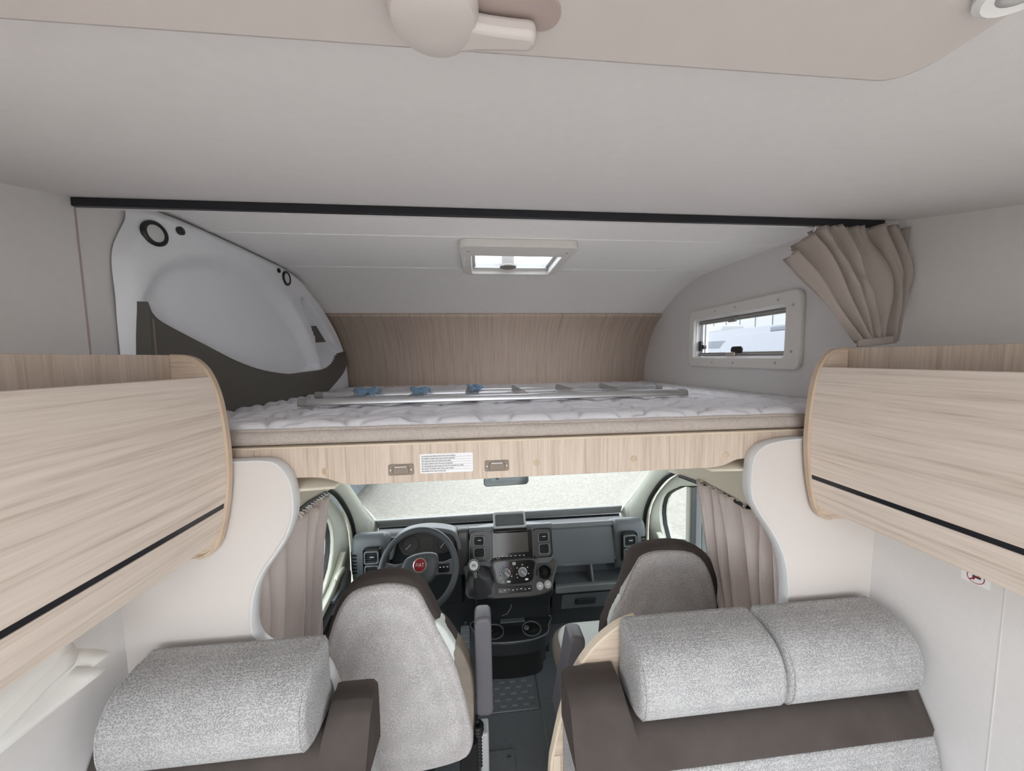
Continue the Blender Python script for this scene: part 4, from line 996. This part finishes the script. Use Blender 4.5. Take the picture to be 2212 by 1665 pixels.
# floor console with cup holders
pc = thing('cup_holder_console', 'black floor console with two round cup holders', 'console', (.17, 1.88, .1))
pd_ = smoothpoly([(-.045, 2.0), (-.050, 1.90), (-.03, 1.845), (.05, 1.822), (.17, 1.815), (.29, 1.825), (.365, 1.86), (.385, 1.92), (.38, 2.0)], 4)
plate('tray', XY(0), pd_, .175, .262, 'dark', pc, bevel=.012, seg=3)
plate('base', XY(0), [(.17+(x-.17)*.85, 1.96+(y-1.96)*.75) for x, y in pd_], .0, .178, 'blk', pc, bevel=.008)
tube('tray_rim', [(x, y, .263) for x, y in pd_], .0035, 'dash2', pc, 6, True)
for x in (.062, .280):
    cw = lathe('cup_holder', Fr((x, 1.90, .262), (1, 0, 0), (0, 1, 0), (0, 0, 1)), [(.058, -.004), (.058, .005), (.052, .005), (.050, .0015), (.001, .0015)], 'dash', pc, 28)
    lathe('cup_shade_disc', Fr((x, 1.90, .2636), (1, 0, 0), (0, 1, 0), (0, 0, 1)), [(.0495, 0), (.002, .0008)], 'blk', cw, 24)  # black disc stands in for the shade inside the cup
    pillow('cup_spring', Fr((x-.03, 1.90, .268), (1, 0, 0), (0, 1, 0), (0, 0, 1)), circ(.016, 14), -.004, .010, .006, 'dash', cw)
box('coin_tray', (.115, 1.865, .262), (.225, 1.925, .2675), 'blk', pc, .002)
box('pen_slot', (.10, 1.955, .262), (.25, 1.985, .270), 'dash', pc, .003)
# pedal, floor mat and floor hatch
pt = thing('accelerator_pedal', 'dark foot pedal left of the floor console', 'pedal', (-.11, 1.98, .0))
fpd = Fr((-.11, 1.97, .16), (1, 0, 0), (0, .5, .86), (0, -.86, .5))
plate('pad', fpd, rrect(.055, .16, .012, 4), -.008, .006, 'rubber', pt, bevel=.003)
for i in range(5): plate('grip_rib', fpd, rrect(.045, .006, .002, 2, 0, -.06+.03*i), .006, .009, 'tread', pt)
plate('arm', fpd, rrect(.02, .24, .004, 3, 0, -.02), -.02, -.008, 'dark', pt)
mtg = thing('floor_mat', 'black rubber floor mat with raised treads below the console', 'floor mat', (.13, 1.82, .0))
plate('mat', XY(0), rrect(.40, .34, .012, 4, .085, 1.838), .0005, .009, 'rubber', mtg, bevel=.003)
tr0 = None
for j in range(9):
    for i in range(6):
        x = -.09+.062*i+.031*(j % 2); y = 1.695+.034*j
        if x > .262 or (y > 1.93): continue
        if tr0 is None: tr0 = plate('tread', XY(0), rrect(.030, .009, .004, 2), .009, .0115, 'tread', mtg); tr0.location = (x, y, 0); p0 = (x, y)
        else:
            c = dup(tr0, mtg); c.location = (x, y, 0)
lathe('mat_stud', Fr((.250, 1.690, .009), (1, 0, 0), (0, 1, 0), (0, 0, 1)), [(.014, 0), (.014, .003), (.010, .004)], 'dash', mtg, 20)
mt2 = thing('floor_mat', 'black rubber mat section along the passenger footwell', 'floor mat', (.42, 1.8, 0))
plate('mat', XY(0), [(.292, 1.45), (.36, 1.40), (.80, 1.40), (.86, 1.97), (.30, 1.97)], .0005, .006, 'rubber', mt2, bevel=.002)
for j in range(7):
    for i in range(5):
        c = dup(tr0, mt2); c.location = (.335+.06*i+.03*(j % 2), 1.72+.034*j, -.003)
lt = thing('floor_hatch', 'dark floor access lid with a round lock in the aisle', 'floor lid', (.04, 1.42, 0))
plate('lid', XY(0), rrect(.23, .22, .02, 5, .02, 1.385), .0005, .006, 'rubber', lt, bevel=.002)
lk = lathe('lock', Fr((.105, 1.462, .006), (1, 0, 0), (0, 1, 0), (0, 0, 1)), [(.013, 0), (.013, .002), (.010, .0025)], 'dash', lt, 20)
box('key_slot', (.096, 1.4605, .0082), (.114, 1.4635, .0092), 'blk', lk, 0)

# ================================================================== CAB SEATS
def seat(name, label, yb, body, cover, patch, dxc, cushion, armr):
    cx_ = sum(p[0] for p in body)/len(body)
    t = thing(name, label, 'seat', (cx_, yb+.2, 0), 'cab seats')
    f = Fr((0, yb, 0), (1, 0, 0), (0, .10, 1), (0, -1, .10)); zz = lambda z: z
    body = [(x, z-.022*ss(.85, 1.08, z)) for x, z in body]; cm = (sum(p[0] for p in cover)/len(cover), sum(p[1] for p in cover)/len(cover))
    cover = [(cm[0]+(x-cm[0])*1.035, cm[1]+(z-cm[1])*1.018-.004) for x, z in cover]
    b = smoothpoly(body, 3)
    pillow('backrest', Fr((0, yb+.0, 0), (1, 0, 0), (0, 0, 1), (0, -1, 0)), b, -.085, 0, .03, 'suede', t)
    cv = pillow('back_cover', Fr((0, yb, 0), (1, 0, 0), (0, 0, 1), (0, -1, 0)), smoothpoly(cover, 3), -.05, .022, .022, 'knit2', t, dome=.008)
    tube('stitching', [(x, yb-.007, z) for x, z in smoothpoly(cover[:9], 3, False)], .0016, 'knit', cv, 5)
    for pl, mt_ in patch: pillow('side_bolster', Fr((0, yb, 0), (1, 0, 0), (0, 0, 1), (0, -1, 0)), smoothpoly(pl, 3), -.06, .006, .012, mt_, t)
    x0, x1, y0, y1, z0, z1 = cushion
    pillow('cushion', XY(0), rrect(x1-x0, y1-y0, .09, 5, (x0+x1)/2, (y0+y1)/2), z0, z1, .05, 'suede2', t)
    pillow('cushion_top', XY(0), rrect(x1-x0-.05, y1-y0-.05, .08, 5, (x0+x1)/2, (y0+y1)/2), z1-.03, z1+.014, .02, 'mesh_f', t, dome=.008)
    box('pedestal', (x0+.10, y0+.02, .008), (x1-.08, y1-.06, z0+.02), 'dark', t, .01)
    a0, a1, wd = armr; a0, a1 = Vector(a0), Vector(a1); d = (a1-a0).normalized(); L = (a1-a0).length
    fa = Fr(a0, (1, 0, 0), d); fa = Fr(a0, fa.u-d*fa.u.dot(d), d)
    pillow('armrest', fa, rrect(wd, L, wd*.32, 6, 0, L/2), -.045, .045, .016, 'arm', t)
    return t
drv = [(-.559, .841), (-.548, .892), (-.529, .959), (-.503, 1.025), (-.461, 1.081), (-.406, 1.106), (-.327, 1.114), (-.264, 1.099), (-.217, 1.063), (-.194, 1.017), (-.172, .963), (-.156, .915), (-.130, .88), (-.105, .838), (-.077, .785), (-.048, .719), (-.037, .662), (-.036, .551), (-.042, .458), (-.06, .384), (-.12, .348), (-.258, .335), (-.423, .340), (-.52, .38), (-.575, .50), (-.585, .66), (-.572, .76)]
drc = [(-.535, .86), (-.520, .905), (-.485, .996), (-.445, 1.048), (-.383, 1.068), (-.306, 1.070), (-.244, 1.048), (-.219, 1.018), (-.199, .971), (-.170, .905), (-.117, .781), (-.085, .66), (-.068, .58), (-.055, .494), (-.060, .43), (-.10, .39), (-.25, .365), (-.42, .37), (-.52, .42), (-.565, .55), (-.57, .68), (-.555, .79)]
t = seat('driver_seat', 'grey knit driver seat with brown suede headrest band, seen from behind', 1.185, drv, drc,
     [([(-.172, .905), (-.15, .905), (-.101, .824), (-.100, .79), (-.118, .753)], 'mesh_f'), ([(-.112, .80), (-.095, .825), (-.062, .76), (-.042, .67), (-.042, .52), (-.055, .45), (-.07, .55), (-.09, .70)], 'suede2')],
     0, (-.58, -.15, 1.22, 1.68, .36, .50), ((-.001, 1.30, .445), (-.003, 1.315, .845), .066))
for i in range(12): tube('lever_boot', [(-.030+.016*math.cos(2*math.pi*j/14), 1.25+.016*math.sin(2*math.pi*j/14), .27+.014*i) for j in range(14)], .0075, 'seal', t, 6, True)
box('recline_cover', (-.022, 1.235, .14), (.012, 1.30, .40), 'lgrey', t, .008, 3)
box('seat_mechanism', (-.10, 1.20, .24), (-.03, 1.32, .40), 'blk', t, .006)
pas = [(.500, .70), (.515, .745), (.543, .825), (.572, .864), (.592, .923), (.620, 1.032), (.67, 1.069), (.77, 1.083), (.873, 1.070), (.958, 1.019), (.992, .945), (1.017, .849), (1.020, .752), (1.012, .60), (1.005, .42), (.94, .36), (.77, .345), (.60, .36), (.515, .42), (.495, .55)]
pac = [(.545, .80), (.579, .864), (.627, .98), (.665, 1.027), (.754, 1.041), (.876, 1.022), (.940, .947), (.975, .832), (.985, .75), (.985, .60), (.975, .45), (.93, .39), (.77, .375), (.62, .39), (.55, .45), (.53, .58), (.532, .70)]
seat('passenger_seat', 'grey knit passenger seat with brown suede headrest band', 1.318, pas, pac,
     [([(.575, .862), (.592, .85), (.575, .79), (.55, .70), (.515, .72), (.54, .81)], 'mesh_f')],
     0, (.335, .90, 1.33, 1.66, .36, .49), ((.300, 1.25, .44), (.362, 1.262, .775), .062))

# ================================================================== OUTSIDE
struct(box('ground', (-60, -60, -.80), (60, 60, -.70), 'ground', bevel=0), 'bright gravel yard seen through the windscreen', 'ground')
bw = thing('warehouse', 'white ribbed warehouse wall seen through the overcab window', 'building', (14, 16, -.7))
box('wall', (14, 2, -.70), (14.4, 34, 6.5), 'panelw', bw, 0)
c0 = None
for i in range(30):
    if c0 is None: c0 = box('panel', (13.94, 0, -.70), (14.0, .98, 6.4), 'panelw', bw, .02); c0.location = (0, 4, 0)
    else: c = dup(c0, bw); c.location = (0, 4+i*1.04, 0)
def camper(name, label, x0, x1, y0, y1, zt, rear=.9, win=True):
    t = thing(name, label, 'motorhome', ((x0+x1)/2, (y0+y1)/2, -.7))
    prof = smoothpoly([(y0, .2), (y0, zt-.15), (y0+.12, zt-.02), (y0+.4, zt), (y1-.9, zt), (y1-.35, zt-.10), (y1-.08, zt-.35), (y1, zt-.65), (y1-.05, zt-1.0), (y1-.5, zt-1.15), (y1-.45, .2)], 3)
    plate('body', PX_, prof, x0, x1, 'bodyw', t, bevel=.06, seg=3)
    plate('stripe', PX_, [(y0+.3, zt-.62), (y1-.9, zt-.62), (y1-.5, zt-.35), (y0+.3, zt-.42)], x0-.01, x0+.02, 'stripe', t)
    for yy in (y0+1.0, y1-1.6):
        plate('wheel', PX_, circ(.34, 20, yy, -.36), x0+.05, x0+.30, 'seal', t, bevel=.03)
    plate('skirt', PX_, [(y0+.1, .25), (y1-.6, .25), (y1-.6, -.35), (y0+.1, -.35)], x0+.06, x1-.06, 'stripe', t)
    return t
t = camper('parked_motorhome', 'white motorhome parked nearest outside the overcab window', 5.6, 7.8, 3.0, 7.75, 2.28)
box('roof_light', (5.8, 4.6, 2.27), (6.6, 6.5, 2.44), 'stripe', t, .06, 3)
t = camper('parked_motorhome', 'white motorhome with grey stripe further back outside the overcab window', 8.8, 11.0, 6.5, 13.5, 2.72)
box('roof_box', (9.0, 12.2, 2.72), (9.9, 13.0, 2.95), 'panelw', t, .04)
camper('parked_van', 'white van parked ahead outside the left of the windscreen', -4.2, -1.95, 4.9, 9.5, 1.2)
